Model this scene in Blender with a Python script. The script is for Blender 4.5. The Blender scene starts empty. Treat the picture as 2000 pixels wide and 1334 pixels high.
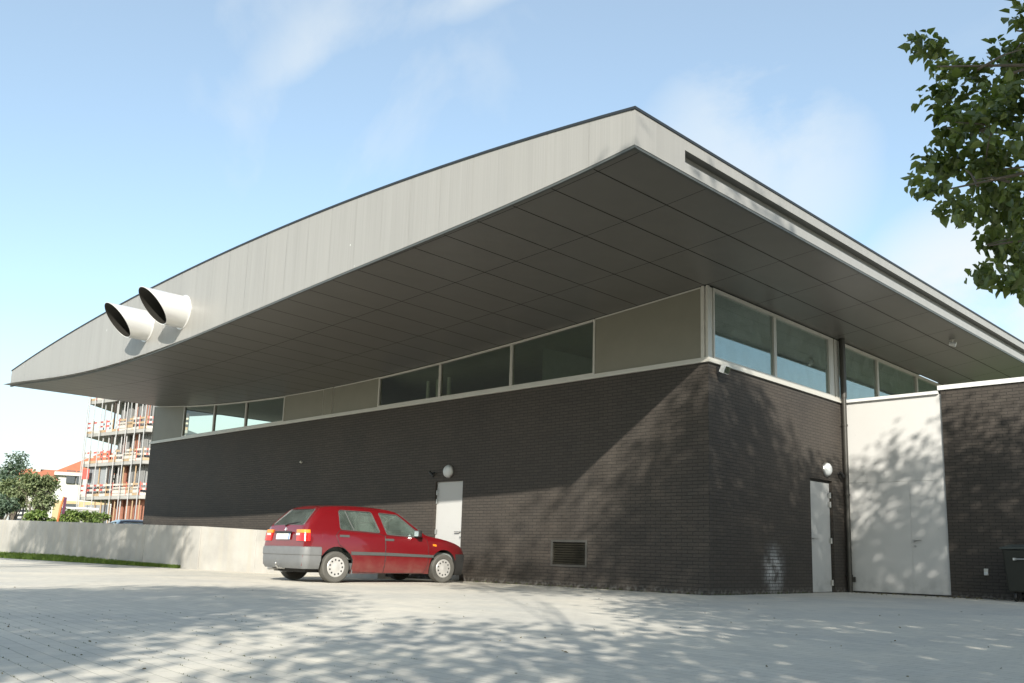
import bpy, bmesh, math, random
import numpy as np
from mathutils import Vector, Matrix, Euler
R = math.radians
PI = math.pi
sc = bpy.context.scene
col = sc.collection
rnd = random.Random(7)

# ------------------------------------------------------------------ camera
CAM = Vector((7.8837, -12.4304, 0.5451))
YAW, PITCH, ROLL, FPX = 0.7617, 0.1746, 0.0271, 1752.44
PPX, PPY = 1040.42, 775.70                     # principal point in the 2000 x 1334 photograph
_f = Vector((-math.sin(YAW)*math.cos(PITCH), math.cos(YAW)*math.cos(PITCH), math.sin(PITCH)))
_r = Vector((math.cos(YAW), math.sin(YAW), 0)); _u = _r.cross(_f)
CR = _r*math.cos(ROLL) + _u*math.sin(ROLL); CU = -_r*math.sin(ROLL) + _u*math.cos(ROLL); CF = _f
cd = bpy.data.cameras.new("camera"); cam = bpy.data.objects.new("camera", cd); col.objects.link(cam)
cam.matrix_world = Matrix(((CR.x, CU.x, -CF.x, CAM.x), (CR.y, CU.y, -CF.y, CAM.y), (CR.z, CU.z, -CF.z, CAM.z), (0, 0, 0, 1)))
cd.sensor_fit = 'HORIZONTAL'; cd.sensor_width = 36.0; cd.lens = FPX/2000*36.0
cd.shift_x = -(PPX-1000)/2000; cd.shift_y = (PPY-667)/2000
cd.clip_start = 0.05; cd.clip_end = 3000
sc.camera = cam
def ray(px, py): return (CF + CR*((px-PPX)/FPX) - CU*((py-PPY)/FPX))
def at(px, py, dist):                          # point along a view ray at a horizontal distance
    d = ray(px, py); return CAM + d*(dist/math.hypot(d.x, d.y))
def pix(P):
    d = Vector(P)-CAM; z = d.dot(CF)
    if z < 0.05: return None
    return PPX+FPX*d.dot(CR)/z, PPY-FPX*d.dot(CU)/z

# ------------------------------------------------------------------ sky, sun, exposure
SUN = Vector((0.650, -0.6186, 0.441)).normalized()
w = bpy.data.worlds.new("World"); sc.world = w; w.use_nodes = True
nt = w.node_tree; N = nt.nodes; Lk = nt.links.new
bg = N['Background']
sky = N.new('ShaderNodeTexSky'); sky.sky_type = 'NISHITA'; sky.sun_disc = False
sky.sun_elevation = math.asin(SUN.z); sky.sun_rotation = math.atan2(SUN.x, SUN.y)
sky.altitude = 0; sky.air_density = 1.0; sky.dust_density = 1.2; sky.ozone_density = 1.6
def wmath(op, a, b=None, clamp=False):
    n = N.new('ShaderNodeMath'); n.operation = op; n.use_clamp = clamp
    for i, v in enumerate((a, b)):
        if v is None: continue
        if isinstance(v, (int, float)): n.inputs[i].default_value = v
        else: Lk(v, n.inputs[i])
    return n.outputs[0]
tc = N.new('ShaderNodeTexCoord')
def wnoise(scale, detail, vecscale=(1, 1, 1), rot=(0, 0, 0), rough=0.55, dist=0.0):
    m = N.new('ShaderNodeMapping'); m.inputs['Scale'].default_value = vecscale; m.inputs['Rotation'].default_value = rot
    Lk(tc.outputs['Generated'], m.inputs['Vector'])
    n = N.new('ShaderNodeTexNoise'); n.inputs['Scale'].default_value = scale; n.inputs['Detail'].default_value = detail
    n.inputs['Roughness'].default_value = rough; n.inputs['Distortion'].default_value = dist
    Lk(m.outputs[0], n.inputs['Vector']); return n.outputs['Fac']
def ramp(v, a, b):
    n = N.new('ShaderNodeMapRange'); n.interpolation_type = 'SMOOTHSTEP'
    n.inputs['From Min'].default_value = a; n.inputs['From Max'].default_value = b
    Lk(v, n.inputs['Value']); return n.outputs[0]
def blob(d, inner, outer):                     # soft region of sky round a direction
    n = N.new('ShaderNodeVectorMath'); n.operation = 'DOT_PRODUCT'; n.inputs[1].default_value = d.normalized()
    Lk(tc.outputs['Generated'], n.inputs[0]); return ramp(n.outputs['Value'], math.cos(R(outer)), math.cos(R(inner)))
puff = wnoise(3.6, 8, (1, 1, 1.6), rough=0.58, dist=0.2)
wisp = wnoise(1.7, 8, (1.0, 2.6, 1.8), (0.3, 0.5, 0.9), rough=0.56, dist=0.4)
m1 = wmath('MULTIPLY', blob(ray(1470, 330), 1, 10), ramp(puff, 0.28, 0.58))
m2 = wmath('MULTIPLY', blob(ray(1900, 620), 1, 9), ramp(puff, 0.28, 0.55))
m3 = wmath('MULTIPLY', blob(ray(700, 110), 2, 15), ramp(wisp, 0.25, 0.70))
m4 = wmath('MULTIPLY', ramp(wisp, 0.42, 0.75), 0.28)
cn = ray(1015, 5).cross(ray(590, 185)).normalized()
if cn.dot(ray(700, 0)) < 0: cn = -cn
cv = N.new('ShaderNodeVectorMath'); cv.operation = 'DOT_PRODUCT'; cv.inputs[1].default_value = cn; Lk(tc.outputs['Generated'], cv.inputs[0])
cvd = wmath('ADD', cv.outputs['Value'], wmath('MULTIPLY', wmath('SUBTRACT', wnoise(6.0, 5), 0.5), 0.035))
m5 = wmath('MULTIPLY', wmath('MULTIPLY', ramp(cvd, -0.012, 0.03), ramp(cvd, 0.17, 0.015)), wmath('MULTIPLY', blob(ray(820, 60), 3, 15), ramp(wisp, 0.15, 0.6)))   # cirrus sheet with one sharp edge
mm = wmath('MAXIMUM', wmath('MAXIMUM', wmath('MULTIPLY', m1, 0.62), wmath('MULTIPLY', m2, 0.95)), wmath('MAXIMUM', wmath('MULTIPLY', m3, 0.62), m4))
sp = N.new('ShaderNodeSeparateXYZ'); Lk(tc.outputs['Generated'], sp.inputs[0])
hz = wmath('MULTIPLY', ramp(sp.outputs['Z'], 0.34, 0.02), 0.75)      # thin bright haze veil low over the horizon
veil = wmath('MAXIMUM', wmath('MAXIMUM', wmath('MAXIMUM', mm, wmath('MULTIPLY', m5, 0.72)), hz), 0.22, True)
mx = N.new('ShaderNodeMix'); mx.data_type = 'RGBA'; mx.blend_type = 'MIX'
tint = N.new('ShaderNodeMix'); tint.data_type = 'RGBA'; tint.blend_type = 'MULTIPLY'; tint.inputs['Factor'].default_value = 1.0
Lk(sky.outputs[0], tint.inputs['A']); tint.inputs['B'].default_value = (0.86, 0.925, 0.86, 1)     # hazy coastal air, less violet
Lk(veil, mx.inputs['Factor']); Lk(tint.outputs['Result'], mx.inputs['A']); mx.inputs['B'].default_value = (3.12, 3.28, 3.30, 1)
Lk(mx.outputs['Result'], bg.inputs['Color']); bg.inputs['Strength'].default_value = 0.121
sl = bpy.data.lights.new("sun", 'SUN'); sl.energy = 3.15; sl.angle = R(0.53); sl.color = (1.0, 0.945, 0.845)
so = bpy.data.objects.new("sun", sl); col.objects.link(so)
so.rotation_euler = (-SUN).to_track_quat('-Z', 'Y').to_euler(); so.location = (20, -20, 20)
vs = sc.view_settings; vs.view_transform = 'Standard'; vs.look = 'None'; vs.gamma = 1.0; vs.use_curve_mapping = False
vs.exposure = 1.28
sc.cycles.caustics_reflective = False; sc.cycles.caustics_refractive = False; sc.cycles.max_bounces = 8; sc.cycles.transparent_max_bounces = 12

# ------------------------------------------------------------------ materials
class NT:
    def __init__(s, name):
        s.m = bpy.data.materials.new(name); s.m.use_nodes = True; s.n = s.m.node_tree.nodes; s.l = s.m.node_tree.links.new
        s.b = s.n['Principled BSDF']; s._pos = None
    def new(s, t): return s.n.new('ShaderNode'+t)
    @property
    def pos(s):
        if s._pos is None: s._pos = s.new('NewGeometry').outputs['Position']
        return s._pos
    def obj(s): return s.new('TexCoord').outputs['Object']
    def noise(s, scale, detail=4, vec=None, rough=0.55, stretch=None, dist=0):
        n = s.new('TexNoise'); n.inputs['Scale'].default_value = scale; n.inputs['Detail'].default_value = detail
        n.inputs['Roughness'].default_value = rough; n.inputs['Distortion'].default_value = dist
        v = vec if vec is not None else s.pos
        if stretch:
            mp = s.new('Mapping'); mp.inputs['Scale'].default_value = stretch; s.l(v, mp.inputs['Vector']); v = mp.outputs[0]
        s.l(v, n.inputs['Vector']); return n.outputs['Fac']
    def range(s, v, a, b, c=0.0, d=1.0, smooth=True):
        n = s.new('MapRange'); n.interpolation_type = 'SMOOTHSTEP' if smooth else 'LINEAR'
        for k, x in (('From Min', a), ('From Max', b), ('To Min', c), ('To Max', d)): n.inputs[k].default_value = x
        s.l(v, n.inputs['Value']); return n.outputs[0]
    def mix(s, f, a, b, blend='MIX'):
        n = s.new('Mix'); n.data_type = 'RGBA'; n.blend_type = blend
        for k, x in (('Factor', f), ('A', a), ('B', b)):
            if isinstance(x, (int, float)): n.inputs[k].default_value = x
            elif isinstance(x, tuple): n.inputs[k].default_value = (*x[:3], 1)
            else: s.l(x, n.inputs[k])
        return n.outputs['Result']
    def math(s, op, a, b=0.0):
        n = s.new('Math'); n.operation = op
        for i, x in enumerate((a, b)):
            if isinstance(x, (int, float)): n.inputs[i].default_value = x
            else: s.l(x, n.inputs[i])
        return n.outputs[0]
    def bump(s, h, strength, dist=0.01):
        n = s.new('Bump'); n.inputs['Strength'].default_value = strength; n.inputs['Distance'].default_value = dist
        s.l(h, n.inputs['Height']); s.l(n.outputs[0], s.b.inputs['Normal'])
    def set(s, color=None, rough=None, metal=None, **k):
        if color is not None:
            if isinstance(color, tuple): s.b.inputs['Base Color'].default_value = (*color[:3], 1)
            else: s.l(color, s.b.inputs['Base Color'])
        if rough is not None:
            if isinstance(rough, (int, float)): s.b.inputs['Roughness'].default_value = rough
            else: s.l(rough, s.b.inputs['Roughness'])
        if metal is not None: s.b.inputs['Metallic'].default_value = metal
        for a, v in k.items(): s.b.inputs[a.replace('_', ' ')].default_value = v
        return s
def simple(name, c, rough=0.6, metal=0.0, var=0.12, scale=6.0, **k):
    t = NT(name); f = t.noise(scale, 5)
    a = tuple(x*(1-var) for x in c); b = tuple(min(1, x*(1+var)) for x in c)
    t.set(t.mix(f, a, b), rough, metal, **k); return t.m
M = {}
# dark brown engineering brick, stretcher bond, both facades share one coordinate (x + y along, z up)
def brick_mat(name, c1, c2, mortar, pale_patch=False):
    t = NT(name)
    s = t.new('SeparateXYZ'); t.l(t.pos, s.inputs[0])
    cb = t.new('CombineXYZ'); t.l(t.math('ADD', s.outputs[0], s.outputs[1]), cb.inputs[0]); t.l(s.outputs[2], cb.inputs[1])
    b = t.new('TexBrick'); b.offset = 0.5; t.l(cb.outputs[0], b.inputs['Vector'])
    b.inputs['Color1'].default_value = (*c1, 1); b.inputs['Color2'].default_value = (*c2, 1); b.inputs['Mortar'].default_value = (*mortar, 1)
    b.inputs['Scale'].default_value = 1; b.inputs['Mortar Size'].default_value = 0.0065; b.inputs['Mortar Smooth'].default_value = 0.3
    b.inputs['Brick Width'].default_value = 0.21; b.inputs['Row Height'].default_value = 0.0585; b.inputs['Bias'].default_value = -0.1
    c = t.mix(t.range(t.noise(0.8, 6), 0.32, 0.7), b.outputs['Color'], t.mix(1.0, b.outputs['Color'], (1.16, 1.13, 1.10), 'MULTIPLY'))
    c = t.mix(t.range(t.noise(30, 3), 0.3, 0.75), c, t.mix(1.0, c, (0.84, 0.84, 0.85), 'MULTIPLY'))
    # pale patch on the brick faces low on the wall, and splashed dirt along the foot
    if pale_patch:
        vm = t.new('VectorMath'); vm.operation = 'SUBTRACT'; t.l(t.pos, vm.inputs[0]); vm.inputs[1].default_value = (0, 2.05, 0.42)
        v2 = t.new('VectorMath'); v2.operation = 'MULTIPLY'; t.l(vm.outputs[0], v2.inputs[0]); v2.inputs[1].default_value = (1.0, 1.9, 1.65)
        ln = t.new('VectorMath'); ln.operation = 'LENGTH'; t.l(v2.outputs[0], ln.inputs[0])
        k = t.math('MULTIPLY', t.range(ln.outputs['Value'], 0.95, 0.1), t.range(t.noise(5, 5), 0.3, 0.66))
        k = t.math('MULTIPLY', k, t.range(b.outputs['Fac'], 0.6, 0.1))
        c = t.mix(t.math('MULTIPLY', k, 0.8), c, (0.52, 0.53, 0.53))
    foot = t.math('MULTIPLY', t.range(s.outputs[2], 0.13, 0.01), t.range(t.noise(14, 4), 0.42, 0.62))
    c = t.mix(t.math('MULTIPLY', foot, 0.30), c, (0.33, 0.32, 0.30))
    t.set(c, 0.62, Specular_IOR_Level=0.25); t.bump(t.range(b.outputs['Fac'], 0.0, 1.0, 1.0, 0.0), 0.7, 0.006)
    return t.m
M['brick'] = brick_mat('dark_brick', (0.066, 0.058, 0.050), (0.056, 0.049, 0.043), (0.034, 0.031, 0.028), True)
M['fascia'] = None
t = NT('fascia_sheet'); s_ = t.new('SeparateXYZ'); t.l(t.pos, s_.inputs[0])
st = t.noise(1.0, 5, stretch=(9, 9, 0.25)); fine = t.noise(1.0, 2, stretch=(130, 130, 0.4))
pn = t.new('TexWhiteNoise'); pn.noise_dimensions = '1D'; t.l(t.math('FLOOR', t.math('DIVIDE', t.math('SUBTRACT', s_.outputs[0], 2.03), 0.697)), pn.inputs['W'])
c = t.mix(st, (0.262, 0.256, 0.240), (0.315, 0.309, 0.292)); c = t.mix(t.math('MULTIPLY', pn.outputs['Value'], .7), c, t.mix(1.0, c, (0.955, 0.957, 0.96), 'MULTIPLY'))
c = t.mix(t.math('MULTIPLY', t.range(t.noise(1.0, 6, stretch=(2.2, 2.2, 0.18)), .52, .74), .20), c, (0.19, 0.185, 0.17))
c = t.mix(t.range(t.noise(7.5, 2), .775, .79), c, (.75, .75, .74)); c = t.mix(t.range(fine, 0.3, 0.7), c, t.mix(1.0, c, (0.90, 0.90, 0.90), 'MULTIPLY'))
t.set(c, 0.45, 0.0); t.bump(fine, 0.25, 0.004); M['fascia'] = t.m
M['soffit'] = simple('soffit_board', (0.116, 0.113, 0.102), 0.38, 0.0, 0.10, 2.2)
M['backing'] = simple('dark_backing', (0.030, 0.029, 0.026), 0.8)
M['trim'] = simple('grey_trim', (0.075, 0.082, 0.078), 0.45, 0.1)
M['alu'] = simple('pale_aluminium', (0.56, 0.54, 0.49), 0.40, 0.25, 0.05)
M['clad'] = simple('grey_cladding', (0.20, 0.19, 0.15), 0.5, 0.1, 0.10, 3.0)
M['roofing'] = simple('black_roofing', (0.016, 0.020, 0.024), 0.55)
def sheet_paint(name, c0):
    t = NT(name); s = t.new('SeparateXYZ'); t.l(t.pos, s.inputs[0])
    c = t.mix(t.noise(1.4, 5), tuple(x*.95 for x in c0), tuple(x*1.05 for x in c0))
    d = t.math('MULTIPLY', t.range(s.outputs[2], .55, .02), t.range(t.noise(4, 6), .38, .7))
    c = t.mix(t.math('MULTIPLY', d, .55), c, tuple(x*.55 for x in c0))                                     # splashed dirt at the foot
    c = t.mix(t.range(t.noise(1.0, 5, stretch=(12, 12, .5)), .60, .78, 0, .22), c, tuple(x*.72 for x in c0))   # rain runs
    c = t.mix(t.range(t.noise(24, 3), .70, .74, 0, .5), c, tuple(x*.6 for x in c0))
    t.set(c, .45); return t.m
M['door'] = sheet_paint('pale_grey_door_paint', (0.47, 0.47, 0.46))
M['white_panel'] = sheet_paint('white_panel', (0.56, 0.555, 0.54))
M['coping'] = simple('white_coping', (0.68, 0.68, 0.67), 0.45, 0.0, 0.05)
M['duct'] = simple('galvanised_duct', (0.66, 0.66, 0.65), 0.30, 0.35, 0.04, 3)
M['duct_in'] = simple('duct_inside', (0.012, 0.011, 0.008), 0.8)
M['pipe'] = simple('dark_pipe', (0.045, 0.042, 0.036), 0.4, 0.2)
M['steel'] = simple('steel', (0.45, 0.45, 0.44), 0.35, 0.8)
M['black'] = simple('black_plastic', (0.020, 0.020, 0.020), 0.5)
M['lamp_white'] = simple('opal_lamp', (0.62, 0.64, 0.64), 0.35, 0.0, 0.03)
M['vent'] = simple('vent_frame', (0.075, 0.072, 0.064), 0.5, 0.2)
M['slat'] = simple('vent_slat', (0.036, 0.033, 0.024), 0.5, 0.1)
M['inner'] = simple('inner_wall', (0.50, 0.56, 0.52), 0.8)
M['inner_floor'] = simple('inner_floor', (0.16, 0.16, 0.14), 0.6)
def glass(name, tint, refl_floor, rough=0.0, refl_tint=(0.85, 0.93, 0.97), film=0.0):
    t = NT(name); t.n.remove(t.b); out = t.n['Material Output']
    tr = t.new('BsdfTransparent'); tr.inputs[0].default_value = (*tint, 1)
    gl = t.new('BsdfGlossy'); gl.inputs['Roughness'].default_value = rough; gl.inputs['Color'].default_value = (*refl_tint, 1)
    fr = t.new('Fresnel'); fr.inputs['IOR'].default_value = 1.5
    f = t.range(fr.outputs[0], 0.04, 1.0, refl_floor, 1.0, False)
    ms = t.new('MixShader'); t.l(f, ms.inputs[0]); t.l(tr.outputs[0], ms.inputs[1]); t.l(gl.outputs[0], ms.inputs[2])
    df = t.new('BsdfDiffuse'); df.inputs[0].default_value = (.42, .50, .46, 1); m2_ = t.new('MixShader')      # dust film on car glass; pale haze added to brighten the hall panes
    t.l(t.range(t.noise(3.0, 4), .3, .7, film*.6, film*1.4), m2_.inputs[0]); t.l(ms.outputs[0], m2_.inputs[1]); t.l(df.outputs[0], m2_.inputs[2]); t.l(m2_.outputs[0], out.inputs[0])
    return t.m
M['glass'] = glass('coated_window_glass', (0.66, 0.76, 0.70), 0.38, film=.16, refl_tint=(0.80, 0.95, 0.92))
M['glass_dark'] = glass('dark_window_glass', (0.78, 0.82, 0.68), 0.07, film=.02)
M['car_glass'] = glass('car_window_glass', (0.80, 0.90, 0.84), 0.28, film=.10)
# concrete retaining wall: shutter-board streaks and rust weeping
t = NT('shuttered_concrete')
c = t.mix(t.range(t.noise(1.2, 6), 0.3, 0.7), (0.31, 0.298, 0.275), (0.40, 0.385, 0.355))
c = t.mix(t.range(t.noise(1.0, 5, stretch=(5, 5, 0.35)), 0.45, 0.72, 0, 0.55), c, (0.38, 0.345, 0.285))
c = t.mix(t.range(t.noise(55, 2), 0.66, 0.72, 0, 0.5), c, (0.20, 0.18, 0.16))
t.set(c, 0.8); t.bump(t.noise(18, 5), 0.25, 0.01); M['concrete'] = t.m
# paving: concrete blocks in stretcher bond, sand joints
t = NT('block_paving')
mp = t.new('Mapping'); mp.inputs['Rotation'].default_value = (0, 0, R(5.5)); t.l(t.pos, mp.inputs['Vector'])
b = t.new('TexBrick'); b.offset = 0.5; t.l(mp.outputs[0], b.inputs['Vector'])
b.inputs['Scale'].default_value = 1; b.inputs['Brick Width'].default_value = 0.20; b.inputs['Row Height'].default_value = 0.10
b.inputs['Mortar Size'].default_value = 0.0032; b.inputs['Mortar Smooth'].default_value = 0.4; b.inputs['Bias'].default_value = 0.0
b.inputs['Color1'].default_value = (0.62, 0.585, 0.51, 1); b.inputs['Color2'].default_value = (0.555, 0.525, 0.46, 1); b.inputs['Mortar'].default_value = (0.40, 0.38, 0.325, 1)
c = t.mix(t.range(t.noise(0.55, 6), 0.33, 0.68), t.mix(1.0, b.outputs['Color'], (0.88, 0.89, 0.90), 'MULTIPLY'), t.mix(1.0, b.outputs['Color'], (1.08, 1.06, 1.02), 'MULTIPLY'))
c = t.mix(t.range(t.noise(3.5, 5), 0.58, 0.74, 0, 0.30), c, (0.30, 0.285, 0.25))
c = t.mix(t.range(t.noise(0.9, 3), 0.66, 0.76, 0, 0.35), c, (0.26, 0.25, 0.23))
c = t.mix(t.range(t.noise(1.0, 5, stretch=(0.5, 3.0, 1)), 0.60, 0.75, 0, 0.25), c, (0.30, 0.29, 0.26))
c = t.mix(t.range(t.noise(90, 2), 0.60, 0.74, 0, 0.45), c, (0.19, 0.18, 0.16))
t.set(c, 0.85); t.bump(t.math('ADD', t.range(b.outputs['Fac'], 0, 1, 1, 0), t.math('MULTIPLY', t.noise(60, 4), 0.35)), 0.55, 0.006); M['paving'] = t.m
M['field'] = simple('distant_grass', (0.10, 0.14, 0.05), 0.9, 0, 0.3, 0.3)
M['yard'] = simple('yard_gravel', (0.30, 0.28, 0.24), 0.9, 0, 0.15, 2)
def leaf_mat(name, a, b, trans=0.28, rough=0.42):
    t = NT(name); at_ = t.new('Attribute'); at_.attribute_name = 'tone'
    c = t.mix(at_.outputs['Fac'], a, b); t.set(c, rough)
    out = t.n['Material Output']; tl = t.new('BsdfTranslucent'); t.l(t.mix(1.0, c, (1.5, 1.7, 0.6), 'MULTIPLY'), tl.inputs[0])
    ms = t.new('MixShader'); ms.inputs[0].default_value = trans
    t.l(t.b.outputs[0], ms.inputs[1]); t.l(tl.outputs[0], ms.inputs[2]); t.l(ms.outputs[0], out.inputs[0]); return t.m
M['leaf'] = leaf_mat('lime_tree_leaf', (0.046, 0.076, 0.026), (0.165, 0.205, 0.062))
M['leaf_far'] = leaf_mat('far_leaf', (0.10, 0.135, 0.060), (0.22, 0.25, 0.125), 0.2, 0.6)
M['leaf_dark'] = leaf_mat('far_dark_leaf', (0.055, 0.095, 0.062), (0.13, 0.175, 0.115), 0.2, 0.6)
M['grass'] = leaf_mat('grass_blade', (0.075, 0.135, 0.022), (0.17, 0.23, 0.045), 0.3, 0.6)
M['hedge'] = leaf_mat('hedge_leaf', (0.085, 0.140, 0.030), (0.20, 0.26, 0.07), 0.2, 0.6)
M['litter'] = leaf_mat('dry_leaf', (0.10, 0.085, 0.05), (0.22, 0.19, 0.10), 0.1, 0.8)
M['weed'] = leaf_mat('joint_weed', (0.045, 0.060, 0.022), (0.10, 0.12, 0.04), 0.2, 0.8)
M['bark'] = simple('bark', (0.13, 0.11, 0.085), 0.9, 0, 0.35, 9)

# ------------------------------------------------------------------ mesh helpers
class MB:
    def __init__(s): s.v = []; s.f = []; s.mi = []
    def quad(s, a, b, c, d, mi=0):
        k = len(s.v); s.v += [tuple(a), tuple(b), tuple(c), tuple(d)]; s.f.append((k, k+1, k+2, k+3)); s.mi.append(mi)
    def box(s, a, b, mi=0, m=None):
        x0, y0, z0 = (min(p, q) for p, q in zip(a, b)); x1, y1, z1 = (max(p, q) for p, q in zip(a, b))
        c = [(x0,y0,z0),(x1,y0,z0),(x1,y1,z0),(x0,y1,z0),(x0,y0,z1),(x1,y0,z1),(x1,y1,z1),(x0,y1,z1)]
        if m is not None: c = [tuple(m @ Vector(p)) for p in c]
        s.hexa(c, mi)
    def hexa(s, c, mi=0):                                  # 8 corners: bottom ring, then top ring
        k = len(s.v); s.v += [tuple(p) for p in c]
        for f in ((0,3,2,1),(4,5,6,7),(0,1,5,4),(1,2,6,5),(2,3,7,6),(3,0,4,7)): s.f.append(tuple(k+i for i in f)); s.mi.append(mi)
    def beam(s, a, b, w, h=None, mi=0, up=(0, 0, 1)):
        a = Vector(a); b = Vector(b); h = h or w; d = (b-a).normalized(); u = Vector(up)
        if abs(d.dot(u)) > 0.98: u = Vector((1, 0, 0))
        r = d.cross(u).normalized()*(w/2); u = r.cross(d).normalized()*(h/2)
        s.hexa([a-r-u, b-r-u, b+r-u, a+r-u, a-r+u, b-r+u, b+r+u, a+r+u], mi)
    def tube(s, pts, rad, n=10, mi=0, cap=True):
        pts = [Vector(p) for p in pts]; rad = rad if isinstance(rad, (list, tuple)) else [rad]*len(pts)
        k0 = len(s.v); ref = None
        for i, p in enumerate(pts):
            d = (pts[min(i+1, len(pts)-1)]-pts[max(i-1, 0)]).normalized()
            if ref is None: ref = Vector((0, 0, 1)) if abs(d.z) < 0.9 else Vector((1, 0, 0))
            a = d.cross(ref).normalized(); ref = a.cross(d).normalized()
            for j in range(n):
                t = 2*PI*j/n; s.v.append(tuple(p+(a*math.cos(t)+ref*math.sin(t))*rad[i]))
        for i in range(len(pts)-1):
            for j in range(n):
                q = k0+i*n; s.f.append((q+j, q+(j+1)%n, q+n+(j+1)%n, q+n+j)); s.mi.append(mi)
        if cap:
            s.f.append(tuple(k0+j for j in range(n))[::-1]); s.mi.append(mi)
            q = k0+(len(pts)-1)*n; s.f.append(tuple(q+j for j in range(n))); s.mi.append(mi)
    def lathe(s, prof, o, axis, n=24, mi=0):               # prof: (radius, offset along axis)
        axis = Vector(axis).normalized(); o = Vector(o)
        a = axis.cross(Vector((0, 0, 1)) if abs(axis.z) < 0.9 else Vector((1, 0, 0))).normalized(); b = axis.cross(a)
        k = len(s.v)
        for r, h in prof:
            for j in range(n):
                t = 2*PI*j/n; s.v.append(tuple(o+axis*h+(a*math.cos(t)+b*math.sin(t))*r))
        for i in range(len(prof)-1):
            for j in range(n): s.f.append((k+i*n+j, k+i*n+(j+1)%n, k+(i+1)*n+(j+1)%n, k+(i+1)*n+j)); s.mi.append(mi)
        if prof[0][0] > 1e-4: s.f.append(tuple(k+j for j in range(n))[::-1]); s.mi.append(mi)
        if prof[-1][0] > 1e-4: q = k+(len(prof)-1)*n; s.f.append(tuple(q+j for j in range(n))); s.mi.append(mi)
    def prism(s, poly, a, b, mi=0):                        # horizontal polygon (x,y) from z=a to z=b
        n = len(poly); k = len(s.v); s.v += [(x, y, a) for x, y in poly]+[(x, y, b) for x, y in poly]
        s.f.append(tuple(range(k, k+n))[::-1]); s.f.append(tuple(range(k+n, k+2*n))); s.mi += [mi, mi]
        for i in range(n): s.f.append((k+i, k+(i+1)%n, k+n+(i+1)%n, k+n+i)); s.mi.append(mi)
    def build(s, name, mats, parent=None, smooth=None, bevel=0, fix=True):
        me = bpy.data.meshes.new(name); me.from_pydata(s.v, [], s.f)
        if not isinstance(mats, (list, tuple)): mats = [mats]
        for m in mats: me.materials.append(m)
        if len(mats) > 1: me.polygons.foreach_set('material_index', s.mi)
        o = bpy.data.objects.new(name, me); col.objects.link(o)
        bm = bmesh.new(); bm.from_mesh(me)
        if smooth is not None: bmesh.ops.remove_doubles(bm, verts=bm.verts, dist=1e-5)
        if fix: bmesh.ops.recalc_face_normals(bm, faces=bm.faces)
        if bevel:
            bmesh.ops.remove_doubles(bm, verts=bm.verts, dist=1e-5)
            es = [e for e in bm.edges if len(e.link_faces) == 2 and e.calc_face_angle(0) > R(35)]
            bmesh.ops.bevel(bm, geom=es, offset=bevel, segments=2, affect='EDGES', profile=0.6)
        bm.to_mesh(me); bm.free()
        if smooth is not None:
            me.polygons.foreach_set('use_smooth', [True]*len(me.polygons)); me.set_sharp_from_angle(angle=R(smooth))
        if parent: o.parent = parent
        return o
def tag(o, label, cat=None, group=None, kind=None):
    if label: o['label'] = label
    if cat: o['category'] = cat
    if group: o['group'] = group
    if kind: o['kind'] = kind
    return o
def empty(name, loc=(0, 0, 0), rz=0):
    o = bpy.data.objects.new(name, None); col.objects.link(o); o.location = loc; o.rotation_euler = (0, 0, rz); o.empty_display_size = 0.3; return o
def copy_tree(o, parent=None):
    c = o.copy(); col.objects.link(c)
    if parent: c.parent = parent
    for ch in list(o.children): copy_tree(ch, c)
    return c

# ================================================================== THE SETTING
def sheet(name, x0, y0, x1, y1, z, m, nx=1, ny=1, label=None):
    b = MB()
    for i in range(nx):
        for j in range(ny):
            xa, xb = x0+(x1-x0)*i/nx, x0+(x1-x0)*(i+1)/nx; ya, yb = y0+(y1-y0)*j/ny, y0+(y1-y0)*(j+1)/ny
            b.quad((xa, ya, z), (xb, ya, z), (xb, yb, z), (xa, yb, z))
    o = b.build(name, m, fix=False); return tag(o, label, 'ground', kind='structure')
sheet('ground', -900, -900, 900, 900, -0.05, M['field'], label='green field reaching from the paved yard to the horizon')
sheet('paving', -60, -40, 40, 16, 0.0, M['paving'], label='pale grey block paving in front of the brick hall')
sheet('yard', -75, -1.75, -21.1, 45, 0.004, M['yard'], label='gravel yard behind the concrete retaining wall')

# ================================================================== SPORTS HALL
hzp = [(-.12,5.09),(-2.45,4.904),(-4.6,4.749),(-6.8,4.632),(-8.96,4.579),(-10.8,4.539),(-11.28,4.525),(-13.08,4.554),(-15.09,4.601),(-16.97,4.695),(-18.93,4.835),(-20.76,4.99),(2.03,5.235)]
fbp = [(2.034,5.229),(1.339,5.135),(.683,5.099),(.027,5.059),(-.978,5.008),(-2.108,4.958),(-3.391,4.911),(-4.858,4.856),(-6.549,4.774),(-7.694,4.716),(-9.642,4.64),(-10.861,4.588),(-12.209,4.578),(-13.707,4.606),(-15.027,4.646),(-17.249,4.743),(-20.791,4.995)]
ftp = [(2.03,5.66),(1.327,5.732),(-.009,5.858),(-1.493,5.977),(-2.965,6.06),(-5.022,6.123),(-6.767,6.139),(-8.8,6.121),(-11.22,6.096),(-14.1,5.977),(-17.588,5.716),(-20.779,5.433)]
pz = lambda pts, d: np.polynomial.Polynomial.fit([p[0] for p in pts], [p[1] for p in pts], d)
_zh, _zf, _zt = pz(hzp, 4), pz(fbp, 5), pz(ftp, 4)
zh = lambda x: float(_zh(x)); zf = lambda x: float(_zf(x)); zt = lambda x: float(_zt(x))
yA = lambda x: -4.68-0.0167*x
XL, XR, YB = -20.82, 2.03, 14.0
def tiltB(y): return 0.0078*(y+4.7)
def zsof(x, y):
    if y < 0: z = zh(x)+(zf(x)+0.005-zh(x))*min(1, -y/abs(yA(x)))
    else: z = zh(x)
    return z+tiltB(y)*max(0, x/XR)*(1 if y > -4.6 else 0)
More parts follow.
